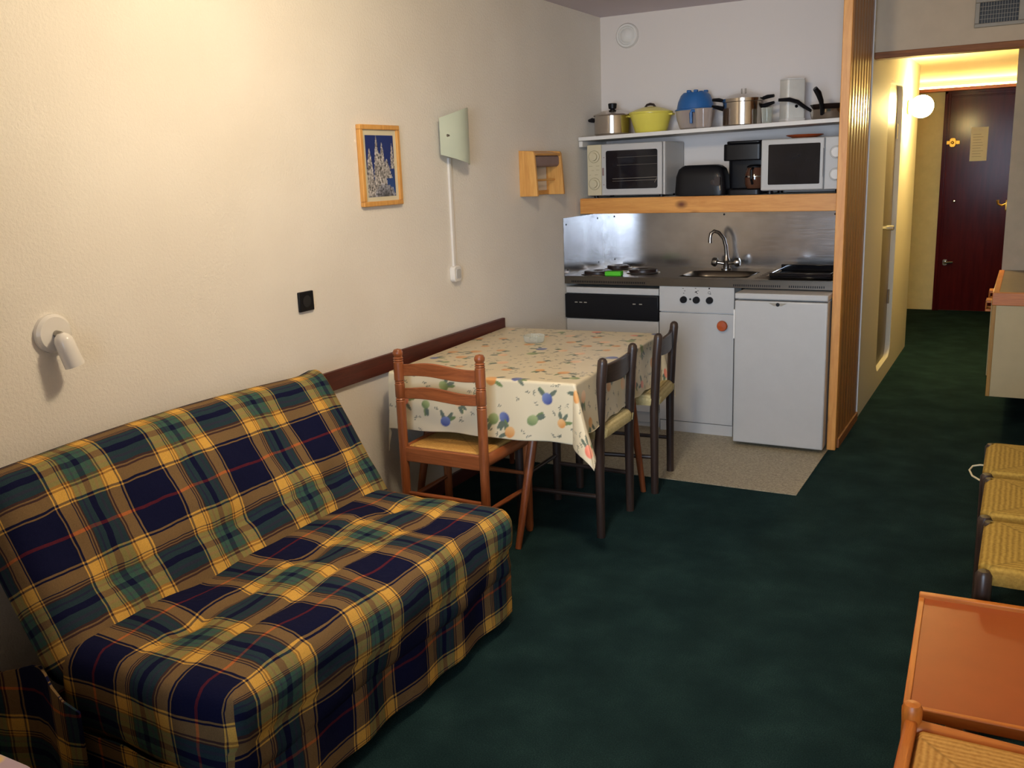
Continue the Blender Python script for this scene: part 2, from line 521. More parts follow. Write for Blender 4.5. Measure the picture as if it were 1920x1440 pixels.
def roundbox_grid(size, r, nseg, disp=None, power=1.0):
    """soft box centred on the origin; returns verts, faces, per-face uv (unfolded over the sides) ready for MB.add"""
    W, L, T = size; nx, ny, nz = nseg
    key = {}; vs = []; fs = []; uvs = []
    hx, hy, hz = W/2, L/2, T/2

    def place(p):
        k = tuple(round(q, 5) for q in p)
        if k in key:
            return key[k]
        q = np.array(p); inner = np.clip(q, [-hx+r, -hy+r, -hz+r], [hx-r, hy-r, hz-r]); d = q-inner; n = np.linalg.norm(d)
        if n > 1e-9:
            q = inner+d/n*r; nor = d/n
        else:
            nor = np.array([0, 0, 1.0])
        if disp is not None:
            q = disp(q, nor, p)
        key[k] = len(vs); vs.append(tuple(q)); return key[k]

    def face_grid(o, a, b, na, nb, uvf):
        o = np.array(o, float); a = np.array(a, float); b = np.array(b, float)
        for i in range(na):
            for j in range(nb):
                ps = [o+a*(i+di)/na+b*(j+dj)/nb for di, dj in ((0, 0), (1, 0), (1, 1), (0, 1))]
                fs.append([place(p) for p in ps]); uvs.append([uvf(p) for p in ps])
    face_grid((-hx, -hy, hz), (W, 0, 0), (0, L, 0), nx, ny, lambda p: (p[0], p[1]))
    face_grid((-hx, -hy, -hz), (0, L, 0), (W, 0, 0), ny, nx, lambda p: (p[0], p[1]))
    face_grid((hx, -hy, -hz), (0, L, 0), (0, 0, T), ny, nz, lambda p: (hx+hz-p[2], p[1]))
    face_grid((-hx, -hy, -hz), (0, 0, T), (0, L, 0), nz, ny, lambda p: (-hx-(hz-p[2]), p[1]))
    face_grid((-hx, -hy, -hz), (W, 0, 0), (0, 0, T), nx, nz, lambda p: (p[0], -hy-(hz-p[2])))
    face_grid((-hx, hy, -hz), (0, 0, T), (W, 0, 0), nz, nx, lambda p: (p[0], hy+(hz-p[2])))
    return vs, fs, uvs


ROT = lambda ax, deg: Matrix.Rotation(math.radians(deg), 3, ax)
def box(name, a, b, mat, parent=None, bevel=0.0, **k): return MB().box(a, b).build(name, mat, parent, bevel, **k)

# ================================================================== THE SETTING
ZC = 2.438; XP = 1.608; XR = 2.95; YR = -6.6; YE = 4.61; ZH = 2.21
struct(MB().box((-0.1, YR, -0.1), (XR+.1, YE+.2, 0)).build('floor', M['carpet']))
m = MB().box((0.0, -1.4385, 0.0), (1.5718, 0, 0.003)).build('floor_kitchen', M['lino']); struct(m)
struct(box('ceiling', (-.1, YR, ZC), (XR+.1, 0.12, ZC+.1), M['ceiling']))
struct(box('wall_left', (-.1, YR, 0), (0, 0, ZC), M['plaster']))
struct(box('wall_kitchen', (-.1, 0, 0), (1.5, .1, ZC), M['wall2']))
struct(box('wall_right', (XR, YR, 0), (XR+.1, 1.05, ZC), M['plaster']))
# rear wall with the balcony window
b = MB(); b.box((-.1, YR-.1, 0), (1.35, YR, ZC)); b.box((2.9, YR-.1, 0), (XR+.1, YR, ZC)); b.box((1.35, YR-.1, 2.15), (2.9, YR, ZC)); b.box((1.35, YR-.1, 0), (2.9, YR, .55))
struct(b.build('wall_rear', M['plaster']))
b = MB()
for x in (1.35, 2.1, 2.85):
    b.box((x, YR-.07, .55), (x+.05, YR-.02, 2.15))
b.box((1.35, YR-.07, .55), (2.9, YR-.02, .6)); b.box((1.35, YR-.07, 2.1), (2.9, YR-.02, 2.15))
wn = struct(b.build('window_1', M['white_matte'])); box('pane', (1.38, YR-.05, .58), (2.87, YR-.045, 2.12), M['drink_glass'], wn)
# partition post (pine front edge) and board panelling on the hall side
struct(MB().box((1.563, -.652, 0), (XP, -.60, ZC)).build('trim_post', M['pine'][2], bevel=.003))
b = MB(); b.box((1.563, -.60, 0), (1.592, 0.1, ZC))
yy = -.60
while yy < .02:
    y1 = min(yy+.088, .028)
    b.prism([(1.592, yy), (XP-.004, yy+.0), (XP, yy+.006), (XP, y1-.006), (XP-.004, y1), (1.592, y1)], 2, 0.0, ZC); yy += .088
struct(b.build('wall_partition', M['panelling']))
struct(MB().box((XP, -.60, 0.0), (XP+.01, .03, .05)).build('baseboard_partition', M['brown_trim'][1], bevel=.002))
struct(MB().box((XP-.03, .03, 0), (XP+.006, .045, ZC)).build('trim_corner', M['white_matte']))
# hall left wall with a recessed bathroom door (rounded corners, raised sill)
ya, yb, za, zb_, rr = .80, 1.50, .12, 2.0, .10
b = MB()
b.box((1.5, .045, 0), (XP, ya, ZC)); b.box((1.5, yb, 0), (XP, 2.5, ZC)); b.box((1.5, ya, 0), (XP, yb, za)); b.box((1.5, ya, zb_), (XP, yb, ZC))
for cy, cz, a0 in ((ya, za, 180), (yb, za, 270), (yb, zb_, 0), (ya, zb_, 90)):
    sy = 1 if cy == ya else -1; sz = 1 if cz == za else -1
    pts = [(cy, cz)] + [(cy+sy*rr+rr*math.cos(math.radians(a0+90*k/6)), cz+sz*rr+rr*math.sin(math.radians(a0+90*k/6))) for k in range(7)]
    b.prism(pts, 0, 1.5, XP)
struct(b.build('wall_hall_left', M['hall']))
d2 = struct(MB().rbox((1.545, ya, za), (1.575, yb, zb_), .1, 0, 6).build('door_2', M['grey_door']))
h = MB().lathe([(.026, 0), (.026, .006), (.011, .008), (.011, .04), (.016, .042), (.016, .085), (.012, .088)], (1.575, .91, 1.077), 20, 0).build('handle', M['chrome'], d2)
for z in (.55, 1.70):
    MB().tube([(1.577, yb-.02, z-.05), (1.577, yb-.02, z+.05)], .012).build('hinge', M['dull_chrome'], d2)
# lobby
struct(box('wall_lobby_left', (.9, 2.5, 0), (1.0, YE, ZC), M['hall']))
struct(box('wall_lobby_return', (.9, 2.4, 0), (1.5, 2.5, ZC), M['hall']))
struct(box('wall_end', (.9, YE, 0), (XR, YE+.1, ZC), M['end_wall']))
struct(box('ceiling_hall', (1.0, .2, ZH), (XR, YE, ZH+.08), M['hall_ceiling']))
b = MB(); b.box((2.302, 1.05, 0), (XR, 2.2, ZH)); b.box((2.6, 2.2, 0), (XR, YE, ZH))
struct(b.build('wall_hall_right', M['grey_wall']))
# bulkhead over the hall opening
struct(box('wall_bulkhead', (XP, .117, 2.095), (XR, .2, ZC), M['bulkhead']))
struct(MB().box((XP, .102, 2.063), (XR, .2, 2.098)).build('trim_beam', M['brown_trim'][0], bevel=.003))
# entrance door in the end wall
d1 = struct(MB().box((1.66, YE-.03, .005), (2.44, YE-.002, 2.10)).build('door_1', M['red_door'], bevel=.002))
b = MB()
for x0, x1, y in ((1.635, 1.665, .05), (1.672, 1.69, .04)):
    b.box((x0, YE-y, 0), (x1, YE-.028, 2.125))
b.box((1.635, YE-.05, 2.095), (2.47, YE-.028, 2.125)); b.box((1.69, YE-.04, 2.06), (2.44, YE-.028, 2.075)); b.box((2.44, YE-.05, 0), (2.47, YE-.028, 2.125))
b.build('door_frame', M['red_door'], d1, .003)
b = MB(); b.box((1.672, YE-.06, 1.625), (1.79, YE-.03, 1.66)); b.rbox((1.70, YE-.07, 1.60), (1.755, YE-.03, 1.685), .02, 1); b.lathe([(.012, 0), (.014, .02), (.008, .03)], (1.727, YE-.07, 1.642), 12, 1)
b.build('bolt', M['brass'], d1, .002)
MB().lathe([(.0, 0), (.016, 0), (.016, .01), (.011, .02), (0, .022)], (1.773, YE-.03, 1.08), 16, 1).build('peephole', M['chrome'], d1)
b = MB(); b.rbox((1.705, YE-.045, .455), (1.745, YE-.03, .515), .015, 1); b.tube([(1.725, YE-.03, .485), (1.725, YE-.075, .485), (1.735, YE-.082, .486), (1.80, YE-.08, .49)], .012)
b.build('handle', M['chrome'], d1)
b = MB(); b.box((1.882, YE-.034, 1.46), (2.03, YE-.0305, 1.775))
for k in range(9):
    b.box((1.90, YE-.0345, 1.50+k*.026), (1.90+rnd.uniform(.07, .11), YE-.0338, 1.504+k*.026), 1)
tag(b.build('notice_sheet', [M['paper'], M['ink']]), 'white sheet of printed paper stuck on the dark red entrance door', 'paper')
# light ledge on top of the end wall
b = MB(); b.box((1.0, YE-.14, 2.12), (2.6, YE, 2.135)); b.box((1.0, YE-.15, 2.12), (2.6, YE-.135, 2.15))
struct(b.build('trim_ledge', M['orange_wood'][0], bevel=.002))
tb = tag(MB().tube([(1.05, YE-.07, 2.16), (2.35, YE-.07, 2.16)], .012).build('strip_light', M['tube']), 'warm strip light glowing on the ledge above the red entrance door', 'lamp')
# chair rail and skirting on the left wall
struct(MB().box((0, -3.05, .690), (.018, -1.383, .769)).build('trim_1', M['mahogany'][1], bevel=.003))
struct(MB().box((0, -4.6, 0), (.012, -1.44, .07)).build('baseboard_left', M['mahogany'][1], bevel=.002))

# ================================================================== HALL THINGS
g = thing('globe_lamp', 'glowing round glass wall lamp in the hall by the bathroom door', 'lamp', (XP, 1.78, 1.87))
MB().lathe([(.05, 0), (.05, .012), (.02, .018), (.02, .035)], (0, 0, 0), 24, 0).build('base', M['brass'], g)
MB().lathe([(.001 + .078*math.sin(PI*k/16), -.078*math.cos(PI*k/16)) for k in range(17)], (.095, 0, 0), 28, 2).build('lamp_globe', M['globe'], g)
hk = thing('brass_hook', 'small brass hook on the edge of the grey hall wall', 'hook', (2.302, 1.12, 1.20))
b = MB(); b.rbox((-.008, -.014, -.035), (0, .014, .035), .012, 0); b.build('plate', M['brass'], hk)
MB().tube([(-.005, 0, .01), (-.03, 0, .0), (-.05, 0, .01), (-.055, 0, .035)], [.007, .007, .007, .009]).build('hook_arm', M['brass'], hk)
# vent grille in the bulkhead
g = thing('vent_grille', 'grey air vent grille with dark slots in the bulkhead at top right', 'vent', (2.215, .117, 2.24))
b = MB(); x0, x1, z0, z1 = -.115, .12, -.062, .125
b.box((x0, -.014, z0), (x1, 0, -.042)); b.box((x0, -.014, .062), (x1, 0, z1)); b.box((x0, -.014, -.042), (-.092, 0, .062)); b.box((.09, -.014, -.042), (x1, 0, .062))
b.build('frame', M['vent_grey'], g, .003)
box('backing', (-.092, -.003, -.042), (.09, -.001, .062), M['black'], g)
b = MB()
for k in range(1, 14):
    x = -.092+.182*k/14; b.box((x-.001, -.010, -.042), (x+.001, -.004, .062))
for k in range(1, 5):
    z = -.042+.104*k/5; b.box((-.092, -.008, z-.001), (.09, -.006, z+.001))
b.build('grid', M['vent_grey'], g)
# sideboard hanging in the niche on the right of the hall
g = thing('wall_sideboard', 'beige wall-hung sideboard with grey top and orange wood edging beside the hall', 'cabinet', (2.292, -.072, .227))
H = .573
box('end_panel', (.018, .0, 0), (.64, .018, H-.07), M['beige_panel'], g)
box('body', (.01, .018, 0), (.64, 1.10, H-.07), M['beige_panel'], g)
MB().box((0, -.004, 0), (.02, .018, H-.07)).build('edge_strip', M['strip'], g, .002)
MB().box((-.002, -.008, H-.07), (.645, .02, H)).build('front_edge', M['orange_wood'][0], g, .003)
MB().box((-.002, .02, H-.07), (.03, 1.11, H)).build('side_edge', M['orange_wood'][1], g, .003)
box('top', (.03, .02, H-.06), (.645, 1.11, H-.001), M['grey_laminate'], g)
for k, y in enumerate((.46, .90)):
    d = MB().box((-.012, y-.20, .06), (.009, y+.20, H-.08)).build('drawer', M['beige_panel'], g, .003)
    b = MB(); b.box((-.045, y-.06, H-.165), (-.013, y+.06, H-.15)); b.box((-.045, y-.06, H-.15), (-.038, y+.06, H-.10)); b.box((-.045, y-.06, H-.115), (-.013, y+.06, H-.10)); b.build('handle', M['orange_wood'][1], d, .003)

# ================================================================== KITCHEN
# ---- worktop with splashbacks, sink and hotplates
g = thing('steel_worktop', 'stainless steel kitchenette worktop with splashback, sink and three hotplates', 'worktop')
SX, SY = .875, -.335
b = MB()
# top sheet with a rectangular opening for the bowl
x0, x1, y0, y1 = SX-.20, SX+.20, SY-.15, SY+.15
b.box((0.004, -.608, .885), (x0, -.004, .90)); b.box((x1, -.608, .885), (1.561, -.004, .90)); b.box((x0, -.608, .885), (x1, y0, .90)); b.box((x0, y1, .885), (x1, -.004, .90))
b.box((0.004, -.6087, .858), (1.561, -.604, .90)); b.box((.004, -.604, .898), (1.561, -.59, .904))
b.build('top', M['steel_top'], g)
for a0, a1 in ((.05, .52), (1.03, 1.29), (1.33, 1.52)):
    b = MB(); n = int((a1-a0)/.011)
    for k in range(n):
        x = a0+(a1-a0)*k/n; b.box((x, -.6096, .866), (x+.006, -.6086, .878))
    b.build('vent_slots', M['black'], g)
box('splashback', (.004, -.004, .90), (1.561, -.001, 1.2453), M['steel'], g)
box('side_splash', (.001, -.6087, .90), (.004, -.001, 1.2453), M['steel'], g)
for p in ((.008, -.57, 1.205), (.008, -.56, .935), (.008, -.10, 1.215), (.008, -.09, .935)):
    MB().lathe([(.006, 0), (.005, .002), (0, .003)], (p[0]-.004, p[1], p[2]), 10, 0).build('screw', M['black'], g)
for p in ((.08, 1.22), (.08, .945), (.80, 1.225), (1.45, 1.22)):
    MB().lathe([(.006, 0), (.005, .002), (0, .003)], (p[0], -.004, p[1]), 10, 1).build('screw', M['black'], g)
# bowl
b = MB(); P = []
for k, (ins, z) in enumerate(((0, .902), (.008, .895), (.02, .87), (.03, .80), (.06, .772), (.15, .768))):
    row = []
    for q in range(33):
        an = 2*PI*q/32; cx, cy = math.cos(an), math.sin(an)
        ex = math.copysign(abs(cx)**.45, cx)*(.20-ins*.9); ey = math.copysign(abs(cy)**.45, cy)*(.15-ins*.9); row.append((SX+ex, SY+ey, z))
    P.append(row)
b.sheet(P, .002); b.build('sink_bowl', M['steel_top'], g)
b = MB()
for k in range(7):
    y = -.50+k*.055; b.tube([(1.12, y, .900), (1.30, y, .901), (1.44, y, .900)], [.004, .006, .004], 8, 0, .5)
b.build('drainer_ribs', M['steel_top'], g)
for cx, cy, r in ((.16, -.46, .085), (.16, -.14, .07), (.40, -.33, .085)):
    hp = MB().lathe([(r+.014, 0), (r+.014, .004), (r+.004, .006), (r, .008), (r, .02), (r-.01, .023), (.03, .023), (.025, .020), (0, .020)], (cx, cy, .90), 36).build('hotplate', M['brown_black'], g)
    MB().lathe([(r+.016, 0), (r+.018, .003), (r+.012, .007)], (cx, cy, .90), 36).build('ring', M['chrome'], hp)
tag(MB().rbox((-.05, -.03, 0), (.05, .03, .026), .006, 2).build('sponge', M['green'], None, .004, loc=(.285, -.515, .9005)), 'bright green sponge lying between the hotplates', 'sponge').rotation_euler = (0, 0, .1)
# tap
g = thing('mixer_tap', 'chrome swan-neck mixer tap with two cross handles behind the sink', 'tap', (.845, -.10, .90))
MB().lathe([(.03, 0), (.03, .008), (.018, .012), (.018, .05), (.021, .055), (.014, .075), (.012, .09)], (0, 0, 0), 24).build('body', M['dull_chrome'], g)
MB().tube([(0, 0, .08), (-.004, -.003, .14), (-.016, -.012, .19), (-.04, -.03, .225), (-.062, -.05, .235), (-.078, -.062, .222), (-.082, -.066, .195), (-.082, -.066, .165)], [.011]*5+[.0105, .011, .012], 14).build('spout', M['dull_chrome'], g)
for sx in (-1, 1):
    b = MB().tube([(0, 0, .035), (sx*.055, -.01, .045)], .010, 12)
    rt = ROT('Y', sx*80)
    b.lathe([(.012, 0), (.026, .006), (.028, .02), (.022, .034), (0, .038)], (sx*.05, -.01, .044), 14, 2, 0, rt)
    b.build('handle', M['dull_chrome'], g)
# black tray on the drainer
g = thing('baking_tray', 'black baking tray with a silver end lying on the worktop by the post', 'tray', (1.365, -.36, .905))
b = MB(); b.box((-.165, -.15, 0), (.165, .15, .008)); b.box((-.165, -.15, .008), (.165, -.138, .028)); b.box((-.165, .138, .008), (.165, .15, .045)); b.box((.153, -.138, .008), (.165, .138, .028))
b.build('pan', M['black_gloss'], g, .003)
b = MB(); b.prism([(-.185, .006), (-.15, .03), (-.148, .026), (-.175, .002)], 1, -.14, .14); b.build('silver_edge', M['chrome'], g, .001)

# ---- dishwasher
g = thing('dishwasher', 'white dishwasher with a black control band under the left of the worktop', 'appliance', (.0, 0, 0))
box('body', (.012, -.575, .03), (.592, -.02, .835), M['white'], g, .004)
MB().box((.008, -.600, .800), (.594, -.55, .838)).build('top_edge', M['white'], g, .004)
b = MB(); b.box((.004, -.612, .652), (.596, -.575, .797)); b.build('control_band', M['black'], g, .004)
for x in (.07, .10, .13, .44, .48):
    MB().box((x, -.6135, .745), (x+.018, -.6115, .751)).build('button', M['vent_grey'], g)
box('door', (.008, -.602, .10), (.594, -.575, .648), M['white'], g, .004)
box('plinth', (.02, -.56, .0), (.585, -.54, .095), M['white'], g)
# ---- base cabinet
g = thing('base_cabinet', 'narrow white base cabinet with three black knobs between dishwasher and fridge', 'cabinet', (0, 0, 0))
box('body', (.603, -.580, .0), (1.03, -.03, .856), M['white_matte'], g)
pn = MB().box((.600, -.602, .712), (1.034, -.58, .857)).build('control_panel', M['white'], g, .002)
for x in (.745, .820, .896):
    kb = MB().lathe([(.020, 0), (.019, .014), (.016, .018), (0, .018)], (x, -.602, .783), 24, 1).build('knob', M['black'], pn)
MB().lathe([(.006, 0), (.005, .003), (0, .004)], (.783, -.602, .786), 12, 1).build('indicator', M['black'], pn)
for x, pts in ((.745, ((0, .036), (.006, .05), (-.004, .064))), (.820, ((-.008, .044), (.008, .052), (-.006, .066), (.004, .036))), (.896, ((-.004, .064), (.004, .036)))):
    for dx, dz in pts:
        MB().box((x+dx-.004, -.6026, .783+dz-.0014), (x+dx+.004, -.6018, .783+dz+.0014)).build('marking', M['black'], pn)
for x, z in ((.818, .828), (.893, .850)):
    MB().box((x-.004, -.6028, z-.004), (x+.004, -.6018, z+.004)).build('marking', M['black'], pn)
P = [(.893+.007*math.cos(2*PI*k/14), .826+.007*math.sin(2*PI*k/14)) for k in range(15)]
MB().tube([(x, -.6022, z) for x, z in P], .0009, 6).build('marking', M['black'], pn)
dr = MB().box((.600, -.602, .068), (1.034, -.58, .706)).build('door', M['white'], g, .002)
MB().lathe([(.012, 0), (.014, .01), (.028, .018), (.030, .026), (.026, .034), (0, .036)], (.975, -.602, .645), 28, 1).build('knob', M['terracotta'], dr)
box('plinth', (.603, -.598, 0), (1.034, -.585, .064), M['white'], g, .001)
# ---- fridge
g = thing('fridge', 'small white fridge under the right of the worktop beside the pine post', 'fridge', (1.078, 0, 0))
FW = .482
box('body', (.004, -.700, .02), (FW-.004, -.12, .812), M['white'], g, .004)
MB().box((0, -.752, .818), (FW, -.11, .850)).build('top_panel', M['white'], g, .006)
dr = MB().box((0, -.752, .022), (FW, -.703, .810)).build('door', M['white'], g, .008, seg=3)
MB().prism([(.180, .802), (.278, .802), (.250, .787), (.208, .787)], 1, -.754, -.751).build('emblem', M['vent_grey'], dr)
MB().lathe([(.010, 0), (.009, .002), (0, .0025)], (.229, -.754, .794), 20, 1, 0, None, ).build('emblem_badge', M['black'], dr)
MB().rbox((-.006, -.748, .60), (.004, -.72, .76), .004, 0).build('handle', M['white_matte'], dr)
for x in (.05, FW-.05):
    for y in (-.66, -.16):
        MB().lathe([(.02, 0), (.02, .022)], (x, y, 0), 12).build('foot', M['black'], g)

# ---- pine shelf with the ovens
g = thing('pine_shelf', 'thick pine shelf with a knotty front board above the splashback', 'shelf', (.004, -.002, 1.2574))
MB().box((.012, -.39, 0), (1.556, -.362, .0926)).build('front_board', M['pine'][0], g, .003)
box('shelf_board', (0, -.362, .070), (1.556, 0, .0926), M['white_matte'], g)
# ---- upper white shelf, sagging slightly to the left
TILT = math.atan2(.028, 1.495)
shz = lambda x: 1.713+.0187*(x-.02)
g = thing('white_shelf', 'long thin white shelf high on the kitchen wall holding the pots', 'shelf', (0.004, -.002, shz(0)))
rt = Matrix.Rotation(-TILT, 3, 'Y')
b = MB(); b.box((.004, -.378, -.022), (1.552, 0, 0)); b.v = [tuple(rt @ Vector(p)) for p in b.v]; b.build('shelf_board', M['white_matte'], g, .002)
for x, xx in ((.004, .028), (1.528, 1.552)):
    b = MB(); b.box((x, -.37, -.058+.0187*x), (xx, 0, -.024+.0187*x)); b.build('bracket', M['white_matte'], g, .002)

# ---- mini oven
g = thing('mini_oven', 'white mini oven with cream dial strip at the left end of the shelf', 'oven', (.055, -.36, 1.350))
W, D, H = .497, .33, .316
box('body', (0, .012, .014), (W, D, H), M['white'], g, .006)
cp = box('control_strip', (.002, -.004, .016), (.094, .014, H-.002), M['cream'], g, .003)
for z in (.245, .085):
    kb = MB().lathe([(.034, 0), (.033, .004), (.024, .006), (.022, .02), (0, .021)], (.048, -.004, z), 28, 1).build('dial', M['cream'], cp)
    b = MB(); P = [(.048+.036*math.cos(2*PI*k/28), -.005, z+.036*math.sin(2*PI*k/28)) for k in range(29)]
    b.tube(P, .0012, 6); b.build('dial_ring', M['cream_line'], cp)
b = MB()
for x0, x1, z in ((.012, .035, .189), (.06, .08, .189), (.03, .045, .163), (.06, .08, .165), (.015, .025, .137), (.05, .07, .137)):
    MB().box((x0, -.005, z), (x1, -.0035, z+.003)).build('marking', M['cream_line'], cp)
dr = MB().box((.098, -.012, .016), (W-.018, .012, H-.002)).build('door', M['white'], g, .004)
MB().rbox((.128, -.0145, .052), (.452, -.011, .276), .012, 1).build('window', M['dark_glass'], dr)
b = MB()
b.tube([(.17, -.0155, .112), (.452, -.0155, .116)], .0012, 6); b.tube([(.17, -.0155, .098), (.45, -.0155, .100)], .0008, 6); b.tube([(.435, -.0155, .085), (.45, -.0155, .112)], .001, 6)
for z in (.19, .235):
    b.tube([(.2, -.0155, z), (.45, -.0155, z+.002)], .0005, 5)
b.build('rack', M['vent_grey'], dr)
MB().rbox((.104, -.016, .132), (.114, -.012, .178), .004, 1).build('door_catch', M['mauve'], dr)
for x, z in ((.109, .076), (.111, .235)):
    MB().box((x, -.0135, z), (x+.007, -.0115, z+.005)).build('marking', M['mauve'], dr)
box('side_trim', (W-.014, -.006, .014), (W, .014, H), M['white'], g, .003)
for x in (.04, W-.04):
    for y in (.04, D-.04):
        MB().lathe([(.014, 0), (.014, .015)], (x, y, 0), 12).build('foot', M['black'], g)

# ---- toaster
g = thing('toaster', 'long black toaster on the pine shelf next to the mini oven', 'toaster', (.752, -.29, 1.35))
hw, hd, hh = .148, .075, .172
rows = []
for k, (z, ins) in enumerate(((0.004, .0), (.02, -.002), (.11, .004), (.150, .018), (.166, .038), (.172, .06))):
    row = []
    for q in range(41):
        an = 2*PI*q/40; cx, cy = math.cos(an), math.sin(an)
        row.append((math.copysign(abs(cx)**.3, cx)*(hw-ins), math.copysign(abs(cy)**.4, cy)*(hd-ins*.6), z))
    rows.append(row)
rows.append([(p[0]*.05, p[1]*.05, .172) for p in rows[-1]])
MB().sheet(rows, .002).build('body', M['black'], g)
for y in (-.02, .02):
    MB().box((-.10, y-.009, .170), (.06, y+.009, .1735)).build('slot', M['shadow_gap'], g)
lv = MB().rbox((.095, -.088, .055), (.128, -.070, .105), .008, 1).build('lever', M['brown_black'], g)
MB().lathe([(.016, 0), (.015, .008), (0, .009)], (.085, -.073, .075), 20, 1).build('browning_dial', M['brown_black'], g)
MB().tube([(.108, -.076, .120), (.120, -.078, .085), (.127, -.078, .03)], [.003, .004, .003], 8).build('chrome_strip', M['chrome'], g)

# ---- coffee maker
g = thing('coffee_maker', 'tall black coffee maker with glass jug beside the right oven', 'coffee maker', (.989, -.20, 1.35))
MB().rbox((-.085, -.14, 0), (.112, .14, .03), .03, 2).build('base', M['black'], g, .003)
b = MB().rbox((-.115, 0, .03), (.112, .14, .20), .03, 2); b.rbox((-.115, -.11, .190), (.112, .14, .282), .03, 2); b.build('tower', M['black'], g, .006)
MB().rbox((-.10, -.10, .282), (.105, .13, .298), .03, 2).build('lid', M['black'], g, .006)
jg = MB().lathe([(.045, 0), (.056, .02), (.058, .07), (.05, .10), (.044, .115), (.042, .115), (.048, .10), (.055, .07), (.053, .02), (.0, .004)], (.062, -.07, .034), 28).build('jug', M['coffee'], g)
MB().lathe([(.044, .112), (.046, .122), (.03, .13), (0, .132)], (.062, -.07, .034), 24).build('jug_lid', M['black'], jg)
MB().lathe([(.0585, .062), (.0595, .066), (.0585, .070)], (.062, -.07, .034), 28).build('jug_band', M['chrome'], jg)
MB().tube([(.062, -.12, .145), (.062, -.155, .135), (.062, -.158, .09), (.062, -.128, .06)], .007, 8).build('jug_handle', M['black'], jg)

# ---- microwave
g = thing('microwave', 'white microwave oven at the right end of the pine shelf', 'microwave', (1.108, -.36, 1.35))
W, D, H = .446, .33, .298
box('body', (0, .012, .02), (W, D, H), M['white'], g, .006)
dr = MB().box((0, -.012, .022), (.336, .012, H-.002)).build('door', M['white'], g, .006)
MB().rbox((.040, -.0145, .053), (.316, -.011, .268), .006, 1).build('window', M['dark_glass'], dr)
MB().rbox((.322, -.03, .09), (.334, -.011, .24), .005, 1).build('handle', M['white'], dr)
cp = box('control_panel', (.340, -.010, .022), (W, .012, H-.002), M['white'], g, .004)
for z in (.215, .10):
    MB().lathe([(.03, 0), (.028, .012), (.024, .016), (0, .016)], (.400, -.010, z), 24, 1).build('dial', M['white_matte'], cp)
    b = MB(); b.tube([(.40+.034*math.cos(2*PI*k/24), -.011, z+.034*math.sin(2*PI*k/24)) for k in range(25)], .001, 6); b.build('dial_ring', M['vent_grey'], cp)
for x in (.04, W-.04):
    for y in (.04, D-.04):
        MB().lathe([(.016, 0), (.016, .021)], (x, y, 0), 12).build('foot', M['black'], g)
tag(MB().lathe([(.0, 0), (.06, 0), (.098, .014), (.10, .016), (.096, .018), (.06, .005), (0, .005)], (0, 0, 0), 40).build('plate', M['terracotta'], loc=(1.315, -.25, 1.6485)), 'brown dinner plate lying on top of the microwave', 'plate')

# ---- things on the white shelf (their rests follow the shelf's slope)
YS = -.20


def on_shelf(name, label, cat, x, y=YS, rz=0.0, rad=0.09):
    return thing(name, label, cat, (x, y, shz(x)+.0187*rad+.0005), rz)


g = on_shelf('saucepan', 'stainless saucepan with a black lid knob at the left end of the shelf', 'pot', .158)
R0 = .112
MB().lathe([(0, 0), (R0-.012, 0), (R0, .012), (R0, .115), (R0+.004, .118), (R0-.002, .118), (R0-.004, .014), (0, .01)], (0, 0, 0), 48).build('body', M['steel_pot'], g)
ld = MB().lathe([(R0+.006, .118), (R0+.004, .124), (R0-.02, .132), (.06, .146), (.02, .151), (0, .152)], (0, 0, 0), 48).build('lid', M['steel_pot'], g)
MB().lathe([(.014, .15), (.016, .156), (.024, .160), (.027, .186), (.023, .190), (0, .190)], (0, 0, 0), 24).build('knob', M['black'], ld)
MB().tube([(-R0+.004, -.01, .092), (-R0-.018, -.012, .098), (-R0-.04, -.013, .096)], [.020, .025, .014], 12, 0, .6).build('handle', M['black'], g)

g = on_shelf('casserole', 'pale yellow enamel casserole with lid next to the saucepan', 'pot', .404)
MB().lathe([(0, 0), (.088, 0), (.095, .006), (.125, .108), (.131, .110), (.131, .114), (.121, .113), (.09, .012), (0, .008)], (0, 0, 0), 48).build('body', M['yellow'], g)
ld = MB().lathe([(.131, .1145), (.129, .12), (.10, .132), (.05, .147), (0, .153)], (0, 0, 0), 48).build('lid', M['yellow'], g)
MB().tube([(-.032, -.01, .148), (-.02, -.01, .161), (0, -.01, .165), (.02, -.01, .161), (.032, -.01, .146)], [.006, .007, .008, .007, .006], 10).build('lid_handle', M['brown_black'], ld)
for sx in (-1, 1):
    MB().tube([(sx*.122, -.03, .1), (sx*.136, -.022, .102), (sx*.136, .022, .102), (sx*.122, .03, .1)], .006, 8).build('side_handle', M['yellow'], g)

g = on_shelf('salad_bowl', 'big clear plastic bowl between the yellow casserole and the pressure cooker', 'bowl', .668, YS+.03)
MB().lathe([(0, 0), (.075, 0), (.09, .008), (.108, .06), (.114, .106), (.118, .108), (.112, .107), (.105, .06), (.086, .011), (0, .006)], (0, 0, 0), 40).build('body', M['clear'], g)
bx, by_ = .668, YS+.03
g = thing('colander', 'blue plastic colander upside down on top of the clear bowl', 'colander', (bx, by_, shz(bx)+.1105))
MB().lathe([(.118, 0), (.118, .006), (.108, .010), (.10, .05), (.085, .085), (.07, .100), (.0, .104), (0, .100), (.068, .096), (.095, .05), (.104, .004)], (0, 0, 0), 40).build('body', M['blue'], g)
for an in (-70, 20, 75, 140, 250):
    a = math.radians(an); MB().box((.06*math.cos(a)-.012, .06*math.sin(a)-.012, .098), (.06*math.cos(a)+.012, .06*math.sin(a)+.012, .113)).build('foot', M['blue'], g, .004)
